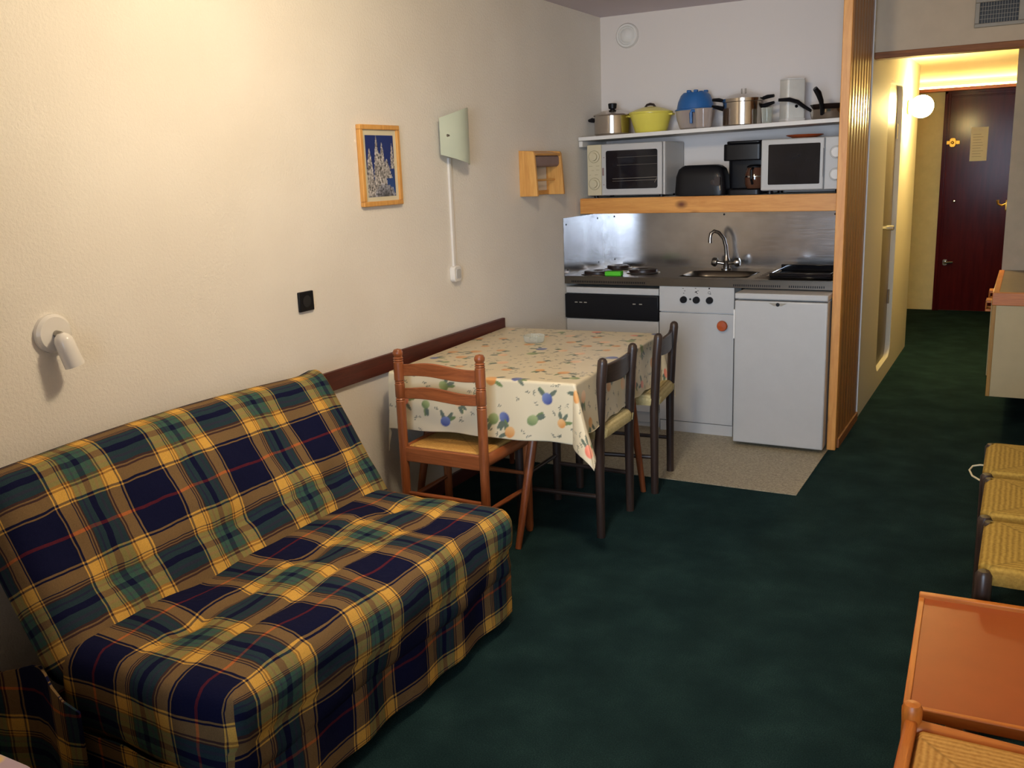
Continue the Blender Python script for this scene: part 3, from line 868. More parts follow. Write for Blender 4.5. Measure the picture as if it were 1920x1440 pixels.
tag(MB().lathe([(0, 0), (.05, 0), (.055, .004), (.095, .03), (.099, .032), (.094, .032), (.052, .008), (0, .005)], (0, 0, 0), 36).build('red_bowl', M['red'], loc=(bx, by_, shz(bx)+.0745)), 'shallow red bowl inside the clear plastic bowl', 'bowl')
g = on_shelf('measuring_jug', 'clear measuring jug with a blue handle in front of the clear bowl', 'jug', .765, -.322, -.5, .05)
MB().lathe([(0, 0), (.038, 0), (.042, .004), (.05, .105), (.053, .108), (.048, .107), (.040, .006), (0, .004)], (0, 0, 0), 32).build('body', M['clear'], g)
b = MB(); b.tube([(-.048, -.005, .098), (-.075, -.02, .1), (-.08, -.022, .085), (-.078, -.022, .03)], [.009, .009, .010, .008], 10, 0, 1.0); b.build('handle', M['blue'], g)

g = on_shelf('pressure_cooker', 'tall stainless pressure cooker with black side handles', 'pot', .958)
R0 = .113
MB().lathe([(0, 0), (R0-.008, 0), (R0, .006), (R0, .128), (R0+.005, .131), (R0+.005, .138), (R0-.004, .14), (R0-.006, .01), (0, .008)], (0, 0, 0), 56).build('body', M['steel_pot'], g)
ld = MB().lathe([(R0+.006, .137), (R0+.006, .148), (R0-.004, .152), (.08, .168), (.05, .176), (0, .180)], (0, 0, 0), 56).build('lid', M['steel_pot'], g)
for x, q in ((-.01, .004), (.012, .005)):
    MB().tube([(x, 0, .178), (x, 0, .204)], q, 8).build('valve', M['dull_chrome'], ld)
for sx in (-1, 1):
    b = MB(); b.tube([(sx*(R0-.006), -.005, .142), (sx*(R0+.025), -.01, .15), (sx*(R0+.062), -.012, .153)], [.013, .016, .012], 12, 0, .7); b.build('lid_handle', M['black'], ld)
    b = MB(); b.tube([(sx*(R0-.006), -.005, .098), (sx*(R0+.03), -.01, .108), (sx*(R0+.064), -.012, .118)], [.02, .017, .010], 12, 0, .7); b.build('side_handle', M['black'], g)

g = on_shelf('drinking_glass', 'small clear drinking glass between the pressure cooker and the white machine', 'glass', 1.115, -.29, 0, .03)
MB().lathe([(0, 0), (.026, 0), (.032, .085), (.0305, .085), (.0245, .004), (0, .004)], (0, 0, 0), 24).build('body', M['drink_glass'], g)
g = on_shelf('kitchen_machine', 'tall off-white plastic kitchen machine standing behind the frying pan handles', 'appliance', 1.222, -.16, math.radians(38), .06)
b = MB(); b.rbox((-.055, -.052, .02), (.055, .052, .228), .014, 2); b.build('body', M['frosted_white'], g, .004)
b = MB(); b.rbox((-.058, -.055, 0), (.058, .055, .022), .014, 2); b.build('base', M['white_matte'], g, .003)
MB().lathe([(.009, 0), (.008, .004), (0, .005)], (0, -.052, .085), 16, 1).build('button', M['black'], g)
MB().rbox((-.055, -.052, .228), (.055, .052, .236), .014, 2).build('lid', M['white_matte'], g, .003)

g = on_shelf('frying_pan', 'stainless frying pan at the right end of the shelf, handle to the left', 'pan', 1.437, -.20, 0, .1)
MB().lathe([(0, 0), (.088, 0), (.098, .006), (.110, .05), (.113, .051), (.107, .051), (.094, .01), (0, .006)], (0, 0, 0), 44).build('body', M['steel_pot'], g)
MB().tube([(-.092, -.05, .047), (-.125, -.066, .070), (-.16, -.084, .098), (-.20, -.10, .112), (-.255, -.118, .112)], [.012, .016, .018, .018, .013], 12, 0, .65).build('handle', M['black'], g)
g = thing('skillet', 'dark frying pan stacked in the steel frying pan, black handle pointing up', 'pan', (1.442, -.20, shz(1.442)+.0535))
MB().lathe([(0, 0), (.085, 0), (.098, .006), (.112, .026), (.114, .027), (.108, .028), (.09, .01), (0, .007)], (0, 0, 0), 44).build('body', M['brown_black'], g)
MB().tube([(-.03, -.108, -.03), (-.028, -.118, .0), (-.030, -.135, .04), (-.042, -.155, .08), (-.058, -.17, .105)], [.012, .015, .018, .022, .017], 12, 0, .7).build('handle', M['black'], g)

# round air outlet on the kitchen wall
g = thing('air_outlet', 'round white air outlet high on the kitchen wall', 'vent', (.182, 0, 2.314))
MB().lathe([(.073, 0), (.073, .012), (.066, .022), (.056, .022), (.050, .008)], (0, 0, 0), 40, 1).build('ring', M['white_matte'], g)
MB().lathe([(.050, .006), (.040, .018), (.030, .026), (0, .028)], (0, 0, 0), 36, 1).build('disc', M['white_matte'], g)

# ================================================================== LEFT WALL THINGS
# framed photo
g = thing('picture_frame', 'pine framed photo of snowy trees on the left wall', 'picture', (0, -2.397, 1.572))
hy, hz, fwid = .139, .166, .020
b = MB()
for a, c in (((0, -hy, -hz), (.022, hy, -hz+fwid)), ((0, -hy, hz-fwid), (.022, hy, hz)), ((0, -hy, -hz+fwid), (.022, -hy+fwid, hz-fwid)), ((0, hy-fwid, -hz+fwid), (.022, hy, hz-fwid))):
    b.box(a, c)
b.build('frame', M['pine_clear'][2], g, .003)
box('mount', (.001, -hy+.01, -hz+.01), (.012, hy-.01, hz-.01), M['paper'], g)
# the print: snow-laden firs against a deep blue sky
ny, nz = 110, 130; Y = np.linspace(-.098, .098, ny); Z = np.linspace(-.128, .124, nz)
vy, vz = np.meshgrid(Y, Z); a = (vy+.098)/.196; h = (vz+.128)/.252
rs = np.random.RandomState(3); col = np.zeros((nz, ny, 3)); col[:] = (0.012, 0.03, 0.16)
col += np.clip(.55-h, 0, 1)[..., None]*np.array([.02, .09, .16])
nz_ = rs.rand(nz, ny)
sm = nz_.copy()
for _ in range(3):
    sm = (sm+np.roll(sm, 1, 0)+np.roll(sm, -1, 0)+np.roll(sm, 1, 1)+np.roll(sm, -1, 1))/5
sm = (sm-sm.min())/(sm.max()-sm.min())
for cx, top, bot, wd in ((.12, .80, 0, .17), (.38, 1.0, .12, .14), (.57, .90, .18, .13), (.47, .72, .1, .24), (.72, .62, .3, .16), (.93, .88, .45, .08)):
    t_ = np.clip((top-h)/(top-bot), 0, 1); ww = wd*(t_**.75)*(0.8+.5*sm)
    ins = (np.abs(a-cx) < ww) & (h < top) & (h > bot)
    tone = np.clip(.16+1.25*(sm-.32), .03, .95)
    col[ins] = (tone[..., None]*np.array([.80, .76, .74]))[ins]
ins = (np.hypot((a-.62)/.36, (h-.0)/.20) < 1+.35*(sm-.5)); tone = np.clip(.05+1.1*(sm-.25)*np.hypot((a-.62)/.36, (h-.0)/.20), .02, .8)
col[ins] = (tone[..., None]*np.array([.72, .74, .85]))[ins]
me = bpy.data.meshes.new('print')
vs = np.stack([np.full(vy.size, .0128), vy.ravel(), vz.ravel()], 1)
fs = [(i*ny+j, i*ny+j+1, (i+1)*ny+j+1, (i+1)*ny+j) for i in range(nz-1) for j in range(ny-1)]
me.from_pydata(vs.tolist(), [], fs); at = me.color_attributes.new('pattern', 'FLOAT_COLOR', 'POINT')
at.data.foreach_set('color', np.concatenate([col.reshape(-1, 3), np.ones((ny*nz, 1))], 1).ravel()); me.materials.append(M['photo_print'])
o = bpy.data.objects.new('print', me); COL.objects.link(o); o.parent = g

# glass wall lamp
g = thing('glass_wall_lamp', 'unlit curved pale green glass wall lamp beside the framed photo', 'lamp', (0, -1.83, 1.70))
P = []
for i in range(17):
    a = i/16; y = -.125+.25*a
    zt = .078+.050*math.sin(PI/2*min(1, a*1.25)); zb = -.085-.047*math.sin(PI/2*min(1, a*1.15))
    x = .016+.075*math.sin(PI*(a*.86+.07))
    P.append([(x, y, zb+(zt-zb)*j/8) for j in range(9)])
MB().sheet(P, .004).build('glass_shade', M['green_glass'], g)
box('backplate', (0, -.05, -.06), (.02, .07, .06), M['white_matte'], g, .003)
MB().tube([(.012, -.09, .0), (.062, -.092, .0)], .004, 8).build('pin', M['dull_chrome'], g)
MB().lathe([(.007, 0), (.007, .003), (.004, .006), (0, .007)], (.052, -.093, .0), 14, 0).build('screw', M['dull_chrome'], g)
# cable trunking and junction box below it
tag(MB().box((0, -1.856, 1.085), (.012, -1.836, 1.60)).build('cable_trunking', M['white_matte'], None, .002), 'thin white cable trunking running down from the green glass lamp', 'cable cover')
g = thing('light_switch', 'white rounded wall switch at the foot of the cable trunking', 'switch', (0, -1.848, 1.055))
MB().rbox((0, -.034, -.038), (.028, .034, .038), .018, 0).build('body', M['white_matte'], g, .004)
MB().rbox((.028, -.02, -.022), (.032, .02, .022), .008, 0).build('rocker', M['white'], g, .001)
# black socket
g = thing('wall_socket', 'black square wall socket above the sofa back', 'socket', (0, -2.929, 1.069))
MB().box((0, -.041, -.038), (.012, .041, .038)).build('plate', M['black'], g, .003)
MB().lathe([(.024, .012), (.022, .0125), (.021, .006), (0, .006)], (0.0008, 0, 0), 24, 0).build('socket_well', M['shadow_gap'], g)
# reading spot
g = thing('reading_light', 'small white round reading spotlight on the wall above the sofa', 'lamp', (0, -4.01, 1.125))
MB().lathe([(.056, 0), (.056, .014), (.048, .022), (0, .024)], (0, 0, 0), 36, 0).build('base', M['white_gloss'], g)
MB().tube([(.02, 0, 0), (.04, 0, -.002), (.05, .0, -.012)], .011, 12).build('arm', M['dull_chrome'], g)
rt = ROT('X', 13) @ ROT('Y', 172)
MB().lathe([(.010, -.012), (.02, -.004), (.026, .008), (.027, .035), (.028, .088), (.025, .088), (.023, .03), (0, .012)], (.052, -.004, -.008), 28, 2, 0, rt).build('lamp_head', M['white_gloss'], g)
# pine kitchen-roll holder
g = thing('roll_holder', 'small pine kitchen roll holder on the left wall near the shelf', 'holder', (0, -.965, 1.51))
for y in (-.171, .155):
    MB().prism([(0, -.118), (.108, -.118), (.106, -.09), (.092, .105), (.085, .118), (0, .124)], 1, y, y+.018).build('side_panel', M['pine_clear'][2], g, .002)
MB().prism([(0, .124), (0, .112), (.092, .095), (.096, .106)], 1, -.153, .155).build('top_board', M['pine_clear'][1], g, .002)
MB().box((0, -.153, -.116), (.014, .155, -.092)).build('bottom_rail', M['pine_clear'][1], g, .002)
MB().rbox((.016, -.150, .035), (.084, .152, .10), .02, 1).build('inner_box', M['mauve'], g, .002)
MB().tube([(.05, -.153, -.035), (.05, .155, -.035)], .006, 10).build('dowel', M['pine_clear'][1], g)

# ================================================================== SOFA BED
g = thing('sofa_bed', 'sofa bed in blue, green and yellow plaid cover against the left wall', 'sofa', (0, 0, 0))
rs = np.random.RandomState(11)
ph = rs.rand(12)*6.28


def lump(x, y):
    return (math.sin(x*9+y*5+ph[0])+math.sin(x*17-y*11+ph[1])*.6+math.sin(y*19+x*4+ph[2])*.5+math.sin(x*31+y*23+ph[3])*.35)


SW, SL, ST = .62, 1.31, .25; sc = (.685, -3.745, .305)


def seat_disp(q, n, p):
    x, y, z = q
    if p[2] > 0:
        e = max(0, 1-(abs(p[0])/(SW/2))**6)*max(0, 1-(abs(p[1])/(SL/2))**6)
        z += .018*e
        for sx, wd in ((-.06, .018), (.10, .014)):
            z -= .012*math.exp(-((x-sx+.012*math.sin(y*7))/wd)**2)*e
        for yy in (-.42, 0.02, .45):
            for xx in (-.06,):
                z -= .018*math.exp(-(((x-xx)/.05)**2+((y-yy)/.05)**2))
        z += .0075*lump(x, y)*e - .02*(0.31-x)*.6
    if n[0] > .5:
        x += .006*lump(z*1.5, y)
        if p[2] < 0:
            x -= .012
    if n[1] < -.5:
        y -= .008*math.sin(x*14)+.004*lump(z, x)
    # soft gather at the near front corner
    d = math.exp(-(((p[0]-SW/2)/.07)**2+((p[1]+SL/2)/.07)**2))
    if p[2] > 0:
        z += .012*d; x += .012*d; y -= .012*d
    return np.array((x, y, z))


vs, fs, uvs = roundbox_grid((SW, SL, ST), .055, (30, 60, 12), seat_disp)
b = MB(); ux, uy = sc[0]-.627, sc[1]+4.300
b.add([(x+sc[0], y+sc[1], z+sc[2]) for x, y, z in vs], fs, 0, [[(u+ux, v+uy) for u, v in q] for q in uvs])
seat = b.build('seat_cushion', M['plaid'], g, angle=80)
# seam piping on the near end
b = MB(); P = []
# valance below the cushion
b = MB(); n = 80
path = [(.40, -3.10), (.965, -3.10), (.965, -4.40), (.40, -4.40)]
pts = []; acc = 0
for (ax, ay), (bx_, by2) in zip(path[:-1], path[1:]):
    L = math.hypot(bx_-ax, by2-ay); k = int(L/.02)
    for i in range(k):
        tt = i/k; x = ax+(bx_-ax)*tt; y = ay+(by2-ay)*tt; nx_, ny_ = (by2-ay)/L, -(bx_-ax)/L
        wv = .006*math.sin((acc+L*tt)*26)+.004*math.sin((acc+L*tt)*11)
        pts.append((x-nx_*wv*-1, y-ny_*wv*-1, acc+L*tt))
    acc += L
pts.append((.40, -4.40, acc))
P = [[(x+(.0 if j else 0), y, .045+.165*j/5) for j in range(6)] for x, y, s_ in pts]
b.sheet(P, .004); o = b.build('valance', M['plaid'], g, angle=80)
L_ = o.data.uv_layers.new(name='cloth')
for pl in o.data.polygons:
    for li in pl.loop_indices:
        co = o.data.vertices[o.data.loops[li].vertex_index].co
        if abs(co.x-.965) < .03:
            L_.data[li].uv = (.991-.627+.42-co.z, co.y+4.300)
        else:
            L_.data[li].uv = (co.x-.627, co.y+4.3-(.42-co.z) if co.y < -4 else co.y+4.3+(.42-co.z))
# backrest
BW, BL, BT = .60, 1.36, .17
dirx = Vector((-.28, 0, .46)).normalized(); nrm = Vector((.854, 0, .52)).normalized()


def back_disp(q, n, p):
    x, y, z = q   # x up the slope, y along the wall, z outward
    if p[2] > 0:
        e = max(0, 1-(abs(p[0])/(BW/2))**4)*max(0, 1-(abs(p[1])/(BL/2))**6)
        z += .022*e+.007*lump(x, y)*e
        z -= .008*math.exp(-((x+.10+.01*math.sin(y*6))/.02)**2)*e
        for yy in (-.45, -.02, .42):
            z -= .02*math.exp(-(((x+.10)/.05)**2+((y-yy)/.05)**2))
    # top edge bulges in the middle, ear at the far corner
    if p[0] > .1:
        x += .035*math.cos(p[1]*1.9)*(p[0]/.3)-.02*(p[0]/.3)
        d = math.exp(-(((p[0]-BW/2)/.06)**2+((p[1]-BL/2)/.07)**2)); x += .028*d; y += .005*d
    if n[1] > .5:
        y += -.05*max(0, (p[0])/.3)*0
    return np.array((x, y, z))


vs, fs, uvs = roundbox_grid((BW, BL, BT), .07, (28, 56, 10), back_disp)
ctr = Vector((.22, -3.745, .82))-dirx*.245-nrm*(BT/2+.012)
b = MB(); W3 = []
for x, y, z in vs:
    p = ctr+dirx*x+nrm*z; p.y += y
    # the cover narrows a little towards the seat on the far side
    W3.append((max(p.x, .012), p.y+.02, p.z))
# metres along the slope measured downwards from the reference line
b.add(W3, fs, 0, [[(.245-.0-u-.295+.0, v-3.745+.02+4.238) for u, v in q] for q in uvs])
b.build('backrest', M['plaid'], g, angle=80)
# dark frame under the seat
MB().box((.42, -4.33, .10), (.92, -3.16, .19)).build('bed_frame', M['bed_base'], g)
for x in (.46, .88):
    for y in (-4.28, -3.22):
        MB().tube([(x, y, 0), (x, y, .10)], .018, 10).build('leg', M['bed_base'], g)
# folded cover flap at the near side of the backrest
P = []
for i in range(11):
    a = i/10
    P.append([(.10+.42*a, -4.435-.02*math.sin(a*9), .06+(.32-.06*a-.03*math.sin(a*7))*j/8) for j in range(9)])
b = MB().sheet(P, .006); o = b.build('cover_flap', M['plaid'], g, angle=80)
L_ = o.data.uv_layers.new(name='cloth')
for pl in o.data.polygons:
    for li in pl.loop_indices:
        co = o.data.vertices[o.data.loops[li].vertex_index].co; L_.data[li].uv = (.9-co.z, co.x-.1)

# ================================================================== TABLE, CLOTH
TX, TY, TR = .475, -1.94, math.radians(3.5); THW, THL, TZ = .42, .57, .715
g = thing('dining_table', 'dining table under the fruit-patterned cloth, honey-brown splayed legs', 'table', (TX, TY, 0), TR)
MB().box((-THW, -THL, TZ-.028), (THW, THL, TZ)).build('tabletop', M['honey'][1], g, .004)
for a, c in (((-.30, -.45), (.30, -.43)), ((-.30, .43), (.30, .45)), ((-.30, -.43), (-.28, .43)), ((.28, -.43), (.30, .43))):
    MB().box((a[0], a[1], TZ-.10), (c[0], c[1], TZ-.03)).build('apron', M['honey'][1], g)
ir = Matrix.Rotation(-TR, 3, 'Z')
for top, bot in (((.715, -2.345, TZ-.03), (.672, -2.515, 0)), ((.835, -1.72, TZ-.03), (.897, -1.655, 0)), ((.17, -2.30, TZ-.03), (.10, -2.42, 0)), ((.17, -1.60, TZ-.03), (.09, -1.50, 0))):
    p = ir @ (Vector(top)-Vector((TX, TY, 0))); q = ir @ (Vector(bot)-Vector((TX, TY, 0)))
    MB().tube([q, q.lerp(p, .5), p], [.013, .019, .023], 16).build('leg', M['shaded_leg'], g)

# cloth: painted fruit pattern in the cloth's own flat coordinates
HD = .25; CW, CL = THW+HD, THL+HD; step = .0042
nu = int(2*CW/step); nv = int(2*CL/step)
U = np.linspace(-CW, CW, nu); V = np.linspace(-CL, CL, nv); uu, vv = np.meshgrid(U, V, indexing='ij')
lin = lambda r, g_, b_: np.array(srgb(r, g_, b_)[:3])
base = np.empty((nu, nv, 3)); base[:] = lin(214, 202, 172)
rs = np.random.RandomState(5)


def ell(cx, cy, rx, ry, an, c1, c2=None):
    c, s = math.cos(an), math.sin(an)
    R_ = max(rx, ry)*1.05
    i0, i1 = np.searchsorted(U, [cx-R_, cx+R_]); j0, j1 = np.searchsorted(V, [cy-R_, cy+R_])
    if i1 <= i0 or j1 <= j0:
        return
    x = uu[i0:i1, j0:j1]-cx; y = vv[i0:i1, j0:j1]-cy
    a = (x*c+y*s)/rx; b_ = (-x*s+y*c)/ry; d = a*a+b_*b_
    m_ = np.clip((1.0-d)*4, 0, 1)[..., None]
    cc = np.asarray(c1)[None, None]
    if c2 is not None:
        k = np.clip(.5+.6*a+.3*b_, 0, 1)[..., None]; cc = cc*(1-k)+np.asarray(c2)*k
    base[i0:i1, j0:j1] = base[i0:i1, j0:j1]*(1-m_)+cc*m_


BLUE, BLUE2 = lin(72, 84, 140), lin(118, 132, 176); ORG, ORG2 = lin(212, 146, 82), lin(224, 180, 124); GRN1, GRN2 = lin(112, 132, 84), lin(160, 172, 118)
PNK, PNK2 = lin(220, 118, 96), lin(236, 168, 140); LEAF = lin(100, 112, 98); PEACH, PEACH2 = lin(230, 184, 140), lin(238, 206, 172)


def sprig(cx, cy, an, s_=1.0, n=3, c=LEAF):
    for k in range(n):
        a2 = an+(k-(n-1)/2)*.95; ell(cx+.016*s_*math.cos(a2), cy+.016*s_*math.sin(a2), .013*s_, .0042*s_, a2, c)


def fruit(cx, cy, kind, r=.027):
    an = rs.rand()*6.28
    for k in range(3):
        a2 = an+rs.uniform(-1.1, 1.1); dd = r*1.25
        ell(cx+dd*math.cos(a2), cy+dd*math.sin(a2), .026, .0085, a2, LEAF if k else GRN1)
    c1, c2 = {'b': (BLUE, BLUE2), 'o': (ORG, ORG2), 'g': (GRN1, GRN2), 'p': (PNK, PNK2), 'c': (PEACH, PEACH2)}[kind]
    ell(cx, cy, r, r*rs.uniform(.84, 1.0), rs.rand()*3, c1, c2)


placed = []
front = lambda x, z: ((x-.49), -THL-(.72-z))
for x, z, k, r in ((.80, .645, 'b', .026), (.615, .556, 'b', .027), (.64, .500, 'o', .026), (.565, .548, 'g', .027), (.945, .672, 'o', .028), (.554, .712, 'o', .03), (.335, .668, 'g', .024), (.14, .60, 'p', .028), (.40, .60, 'c', .02), (.86, .55, 'o', .02), (.25, .585, 'g', .02)):
    q = front(x, z); fruit(q[0], q[1], k, r); placed.append(q)
q = (CW-.06, -CL+.05); fruit(q[0], q[1], 'p', .034); placed.append(q)
kinds = 'ocbogcopobgc'
tries = 0
while len(placed) < 95 and tries < 6000:
    tries += 1
    x, y = rs.uniform(-CW+.03, CW-.03), rs.uniform(-CL+.03, CL-.03)
    if all((x-a)**2+(y-c_)**2 > .105**2 for a, c_ in placed):
        placed.append((x, y)); fruit(x, y, kinds[rs.randint(len(kinds))], rs.uniform(.022, .03))
cnt = 0
while cnt < 620:
    x, y = rs.uniform(-CW, CW), rs.uniform(-CL, CL)
    if all((x-a)**2+(y-c_)**2 > .045**2 for a, c_ in placed):
        sprig(x, y, rs.rand()*6.28, .5, 3, lin(110, 112, 100)); cnt += 1
# drape
ou = np.clip(np.abs(uu)-THW, 0, None); ov = np.clip(np.abs(vv)-THL, 0, None); su, sv = np.sign(uu), np.sign(vv)
X = np.clip(uu, -THW, THW); Yv = np.clip(vv, -THL, THL); Zv = np.full_like(uu, TZ+.0035)
rad = np.hypot(ou, ov); th = np.arctan2(ov, ou)
s2 = np.sin(2*th)
wave = .010*np.sin(vv*15+1.0)+.006*np.sin(vv*31); waveu = .010*np.sin(uu*14)+.006*np.sin(uu*29+2)
flare = np.where(ov > ou, waveu, wave*.35)
rb = .012  # rounded edge
fk = np.where(su < 0, .04, np.where(sv > 0, .20, .42))
f = .055+fk*np.clip(s2, 0, 1)**1.6
e = np.minimum(rad, rb*1.57); hor = rb*np.sin(e/rb); drop = rb*(1-np.cos(e/rb)); rem = np.clip(rad-rb*1.57, 0, None)
out_ = hor+rem*f+flare*np.clip(rem/.25, 0, 1); dz = drop+rem*np.sqrt(np.clip(1-f*f, .1, 1))
far_left = (su < 0) & (ou > 0)
# against the wall and around the chairs the cloth hangs straight
phi = th+.0
dz = np.where((su > 0) & (ov == 0) & (np.abs(vv) < THL-.06), np.minimum(dz, TZ+.0035-.494+.004*np.sin(vv*40)), dz)
ox = np.cos(phi)*out_*su; oy = np.sin(phi)*out_*sv
ox = np.where((su < 0), ox*.25, ox)
X = X+ox; Yv = Yv+oy; Zv = Zv-dz
cx_, sx_ = math.cos(TR), math.sin(TR)
WX = TX+X*cx_-Yv*sx_; WY = TY+X*sx_+Yv*cx_
WX = np.maximum(WX, .022)
# the left overhang lies against the wall: keep it behind the chair rail line
Zt = Zv+.002*np.sin(vv*9)*(rad == 0)*0
me = bpy.data.meshes.new('tablecloth')
vs = np.stack([WX.ravel(), WY.ravel(), Zt.ravel()], 1)
I, J = np.meshgrid(np.arange(nu-1), np.arange(nv-1), indexing='ij'); a = (I*nv+J).ravel()
F = np.stack([a, a+nv, a+nv+1, a+1], 1)
me.vertices.add(nu*nv); me.vertices.foreach_set('co', vs.ravel()); me.loops.add(F.size); me.loops.foreach_set('vertex_index', F.ravel().astype(np.int32))
me.polygons.add(len(F)); me.polygons.foreach_set('loop_start', np.arange(0, F.size, 4, dtype=np.int32)); me.polygons.foreach_set('loop_total', np.full(len(F), 4, dtype=np.int32))
me.update(calc_edges=True); me.validate()
me.polygons.foreach_set('use_smooth', [True]*len(F))
at = me.color_attributes.new('pattern', 'FLOAT_COLOR', 'POINT'); at.data.foreach_set('color', np.concatenate([base.reshape(-1, 3), np.ones((nu*nv, 1))], 1).ravel())
me.materials.append(M['oilcloth'])
o = bpy.data.objects.new('tablecloth', me); COL.objects.link(o)
sd = o.modifiers.new('solid', 'SOLIDIFY'); sd.thickness = .0015; sd.offset = -1
tag(o, 'cream oilcloth printed with plums, oranges and leaves, draped over the dining table', 'tablecloth')
g = thing('glass_dish', 'small clear glass dish on the fruit-patterned tablecloth', 'dish', (.375, -1.74, TZ+.0036))
MB().lathe([(0, 0), (.042, 0), (.05, .006), (.056, .034), (.052, .034), (.046, .010), (0, .007)], (0, 0, 0), 8).build('body', M['drink_glass'], g, smooth=False)

# ================================================================== CHAIRS


def ladder_chair(label, loc, rotz, wd='honey'):
    """honey turned-post chair; back at local -y, seat faces +y"""
    g = thing('ladderback_chair', label, 'chair', loc, rotz)
    w, d, sh = .1925, .34, .435
    post = [(.014, 0), (.018, .02), (.019, .30), (.020, .62), (.0205, .628), (.017, .632), (.0205, .636), (.017, .641), (.0205, .646), (.0205, .70), (.017, .704), (.0205, .708), (.017, .712), (.0205, .716),
            (.0205, .790), (.017, .794), (.021, .798), (.017, .803), (.021, .807), (.016, .812), (.0205, .822), (.021, .832), (.015, .842), (0, .846)]
    for sx in (-1, 1):
        MB().lathe(post, (sx*w, 0, 0), 20).build('back_post', M[wd][2], g)
        MB().lathe([(.013, 0), (.017, .02), (.018, .25), (.0185, .43), (.0195, .452), (.0195, .464), (.015, .473), (0, .475)], (sx*(w+.012), d, 0), 20).build('leg', M[wd][2], g)
    for z0, hgt in ((.735, .052), (.640, .048)):
        P = []
        for i in range(25):
            a = i/24; x = -w+.01+(2*w-.02)*a; bow = -.018*math.sin(PI*a); wv = .006*math.sin(2*PI*a-.6)
            P.append([(x, .004+bow, z0+wv+(hgt-.004*math.cos(2*PI*a))*j/4) for j in range(5)])
        MB().sheet(P, .012).build('back_slat', M[wd][0], g, .003)
    b = MB(); b.box((-w+.01, -.010, sh-.062), (w-.01, .012, sh)); b.build('rear_rail', M[wd][0], g, .004)
    b = MB(); b.box((-w, d-.012, sh-.055), (w, d+.012, sh+.012)); b.build('front_rail', M[wd][0], g, .006)
    for sx in (-1, 1):
        MB().tube([(sx*w, .0, sh-.025), (sx*(w+.012), d, sh-.02)], .017, 12, 0, 1.5).build('side_rail', M[wd][1], g)
        MB().tube([(sx*w, 0, .20), (sx*(w+.006), d*.5, .20), (sx*(w+.012), d, .20)], [.008, .011, .008], 10).build('side_stretcher', M[wd][1], g)
    MB().tube([(-w, 0, .232), (0, 0, .232), (w, 0, .232)], [.008, .0105, .008], 10).build('rear_stretcher', M[wd][0], g)
    MB().tube([(-w, d, .26), (0, d, .26), (w, d, .26)], [.008, .0115, .008], 10).build('front_stretcher', M[wd][0], g)
    rush_seat(g, w+.004, d, sh+.006, M['rush_gold'], .012)
    return g


def rush_seat(g, w, d, z, mat, ins, wrap=0.0, notch=0.0):
    hx = w-ins; hy = d/2-ins; n = 26; P = []
    vs = []; fs = []
    for i in range(n+1):
        for j in range(n+1):
            a = -1+2*i/n; c = -1+2*j/n; m_ = max(abs(a), abs(c))
            zz = .006*(1-m_**2)-.010*(1-m_)**.6+(-.018*max(0, (m_-.9)/.1)**2)
            x, y = a*(hx+wrap), c*(hy+wrap)
            if notch and abs(a) > .80 and abs(c) > .86:
                x = math.copysign(min(abs(x), hx*.86), x) if abs(a) >= abs(c) else x
                y = math.copysign(min(abs(y), hy*.86), y) if abs(c) > abs(a) else y
            vs.append((x, y, zz))
    N = (n+1)**2
    for i in range(n):
        for j in range(n):
            k = i*(n+1)+j; fs.append((k, k+n+1, k+n+2, k+1))
    lower = [(x*.985, y*.985, -.05) for x, y, z_ in vs]
    rim = [j for j in range(n+1)] + [(i)*(n+1)+n for i in range(1, n+1)] + [n*(n+1)+j for j in range(n-1, -1, -1)] + [i*(n+1) for i in range(n-1, 0, -1)]
    b = MB(); fs2 = fs+[(f[3]+N, f[2]+N, f[1]+N, f[0]+N) for f in fs]
    for k in range(len(rim)):
        p, q = rim[k], rim[(k+1) % len(rim)]; fs2.append((p, q, q+N, p+N))
    b.add(vs+lower, fs2); o = b.build('seat', mat, g, loc=(0, d/2, z), angle=60)
    return o


ladder_chair('honey-brown ladder-back chair with straw seat between sofa and table', (.4175, -2.655, 0), 0)


def dark_chair(label, loc, rotz, group=None):
    """low dark chair; back at local -y, seat faces +y; rush wraps over the rails"""
    g = thing('rush_chair', label, 'chair', loc, rotz, group)
    w, d, sh = .173, .37, .468
    for sx in (-1, 1):
        MB().tube([(sx*w, .0, 0), (sx*w, .002, .40), (sx*w, -.010, .66), (sx*w, -.018, .752), (sx*w, -.0185, .766), (sx*w, -.019, .775), (sx*w, -.019, .778)], [.018, .0205, .021, .021, .019, .012, .003], 18).build('back_post', M['dark'][2], g)
        MB().tube([(sx*(w+.015), d, 0), (sx*(w+.015), d, .40), (sx*(w+.015), d, .462), (sx*(w+.015), d, .472)], [.018, .0205, .0205, .014], 18).build('leg', M['dark'][2], g)
        MB().tube([(sx*w, 0, .18), (sx*(w+.015), d, .18)], .010, 10).build('side_stretcher', M['dark'][1], g)
    P = []
    for i in range(21):
        a = i/20; x = -w+2*w*a; bow = -.022*math.sin(PI*a)
        lo = .655+.014*math.sin(PI*a)*0+.012*(abs(2*a-1)**2); hi = .735+.006*math.sin(PI*a)
        P.append([(x, -.010+bow, lo+(hi-lo)*j/4) for j in range(5)])
    MB().sheet(P, .018).build('back_rail', M['dark'][0], g, .004)
    for yy in (0, d):
        MB().tube([(-w, yy+(.006 if yy == 0 else 0), sh-.012), (w, yy+(.006 if yy == 0 else 0), sh-.012)], .008, 10).build('seat_rail', M['dark'][0], g)
    MB().tube([(-w, d, .22), (w, d, .22)], .010, 10).build('front_stretcher', M['dark'][0], g)
    o = rush_seat(g, w+.022, d+.05, sh+.016, M['rush_daylit'], .006, 0, 1)
    o.location.y = d/2-.004
    return g


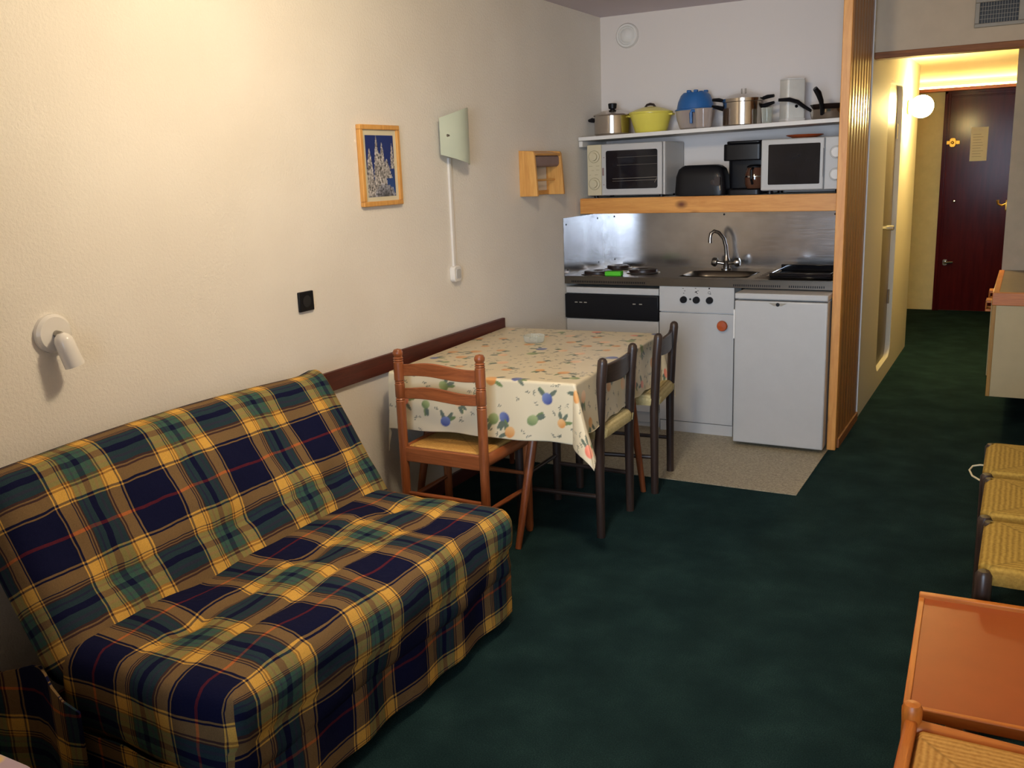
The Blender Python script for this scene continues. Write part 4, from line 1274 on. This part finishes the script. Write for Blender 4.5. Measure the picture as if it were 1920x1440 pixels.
def at(p0, p1):
    """pose of a chair whose back posts stand at p0 and p1"""
    c = ((p0[0]+p1[0])/2, (p0[1]+p1[1])/2, 0); dx, dy = p1[0]-p0[0], p1[1]-p0[1]
    return c, math.atan2(dy, dx)


c, r = at((.937, -2.262), (.932, -1.918))
ch = dark_chair('dark wood chair with rush seat, nearer of the two at the table side', c, r)
c, r = at((.955, -1.655), (.913, -1.312))
dup(ch, c, r, 'dark wood chair with rush seat, farther of the two, nearest the kitchen')
lamplit = next(k for k in kids(ch) if k.name.startswith('seat') and 'rail' not in k.name).data.copy(); lamplit.materials[0] = M['rush_lamplit']  # right-wall chairs get the rush tinted for lamplight
# three more along the right wall, backs out of frame to the right
q = math.radians(90)
for yc, xf, lab in ((-2.105, 2.372, 'dark chair with rush seat by the right wall, farthest of three, cord loop beside it'), (-2.53, 2.384, 'dark chair with rush seat by the right wall, middle of three in a row'), (-2.95, 2.398, 'dark chair with rush seat by the right wall, closest to the orange table')):
    c = dup(ch, (xf+.37, yc, 0), q, lab)
    for k in kids(c):
        if k.name.startswith('seat') and not k.name.startswith('seat_rail'):
            k.data = lamplit
# foreground honey chair, back to the right wall
ladder_chair('honey wood chair with straw seat at bottom right in front of the orange table', (2.302+.34, -4.075, 0), q, 'orange_wood')
# cord loop
g = tag(MB().tube([(2.372, -2.13, .452), (2.345, -2.125, .450), (2.322, -2.13, .445), (2.313, -2.16, .438), (2.325, -2.205, .432), (2.35, -2.245, .432), (2.372, -2.262, .440)], .0032, 8).build('cord_loop', M['cream']), 'thin pale cord loop hanging from the corner of a rush seat', 'cord')
# orange topped low table
g = thing('low_table', 'low table with orange laminate top and wooden rim at the right edge', 'table', (2.277, -3.787, 0), math.radians(2.3))
TW, TL, TH = .56, .575, .415
MB().box((.014, .012, TH-.022), (TW-.014, TL-.014, TH-.006)).build('tabletop', M['orange_top'], g)
MB().box((0, TL-.018, TH-.03), (TW, TL, TH+.006)).build('rear_edge', M['orange_wood'][0], g, .003)
MB().box((0, 0, TH-.026), (TW, .014, TH+.001)).build('front_edge', M['orange_wood'][0], g, .003)
for x in (0, TW-.014):
    MB().box((x, .014, TH-.024), (x+.014, TL-.018, TH-.003)).build('side_edge', M['orange_wood'][1], g, .002)
for x in (.10, TW-.06):
    for y in (.10, TL-.06):
        MB().tube([(x, y, 0), (x, y, TH-.022)], [.015, .019], 14).build('leg', M['orange_wood'][2], g)
# bed in the near left corner
g = thing('bed', 'bed with pale lilac bedspread showing in the bottom left corner', 'bed', (0, 0, 0))
vs, fs, uvs = roundbox_grid((.93, 1.75, .22), .035, (14, 20, 6))
MB().add([(x+.505, y-5.672, z+.405) for x, y, z in vs], fs).build('mattress', M['bedspread'], g, angle=80)
b = MB(); b.box((.06, -6.5, .12), (.94, -4.86, .29)); b.build('bed_base', M['bed_base'], g)
b = MB()
for x in (.10, .90):
    for y in (-6.45, -4.92):
        MB().tube([(x, y, 0), (x, y, .12)], .022, 12).build('leg', M['bed_base'], g)
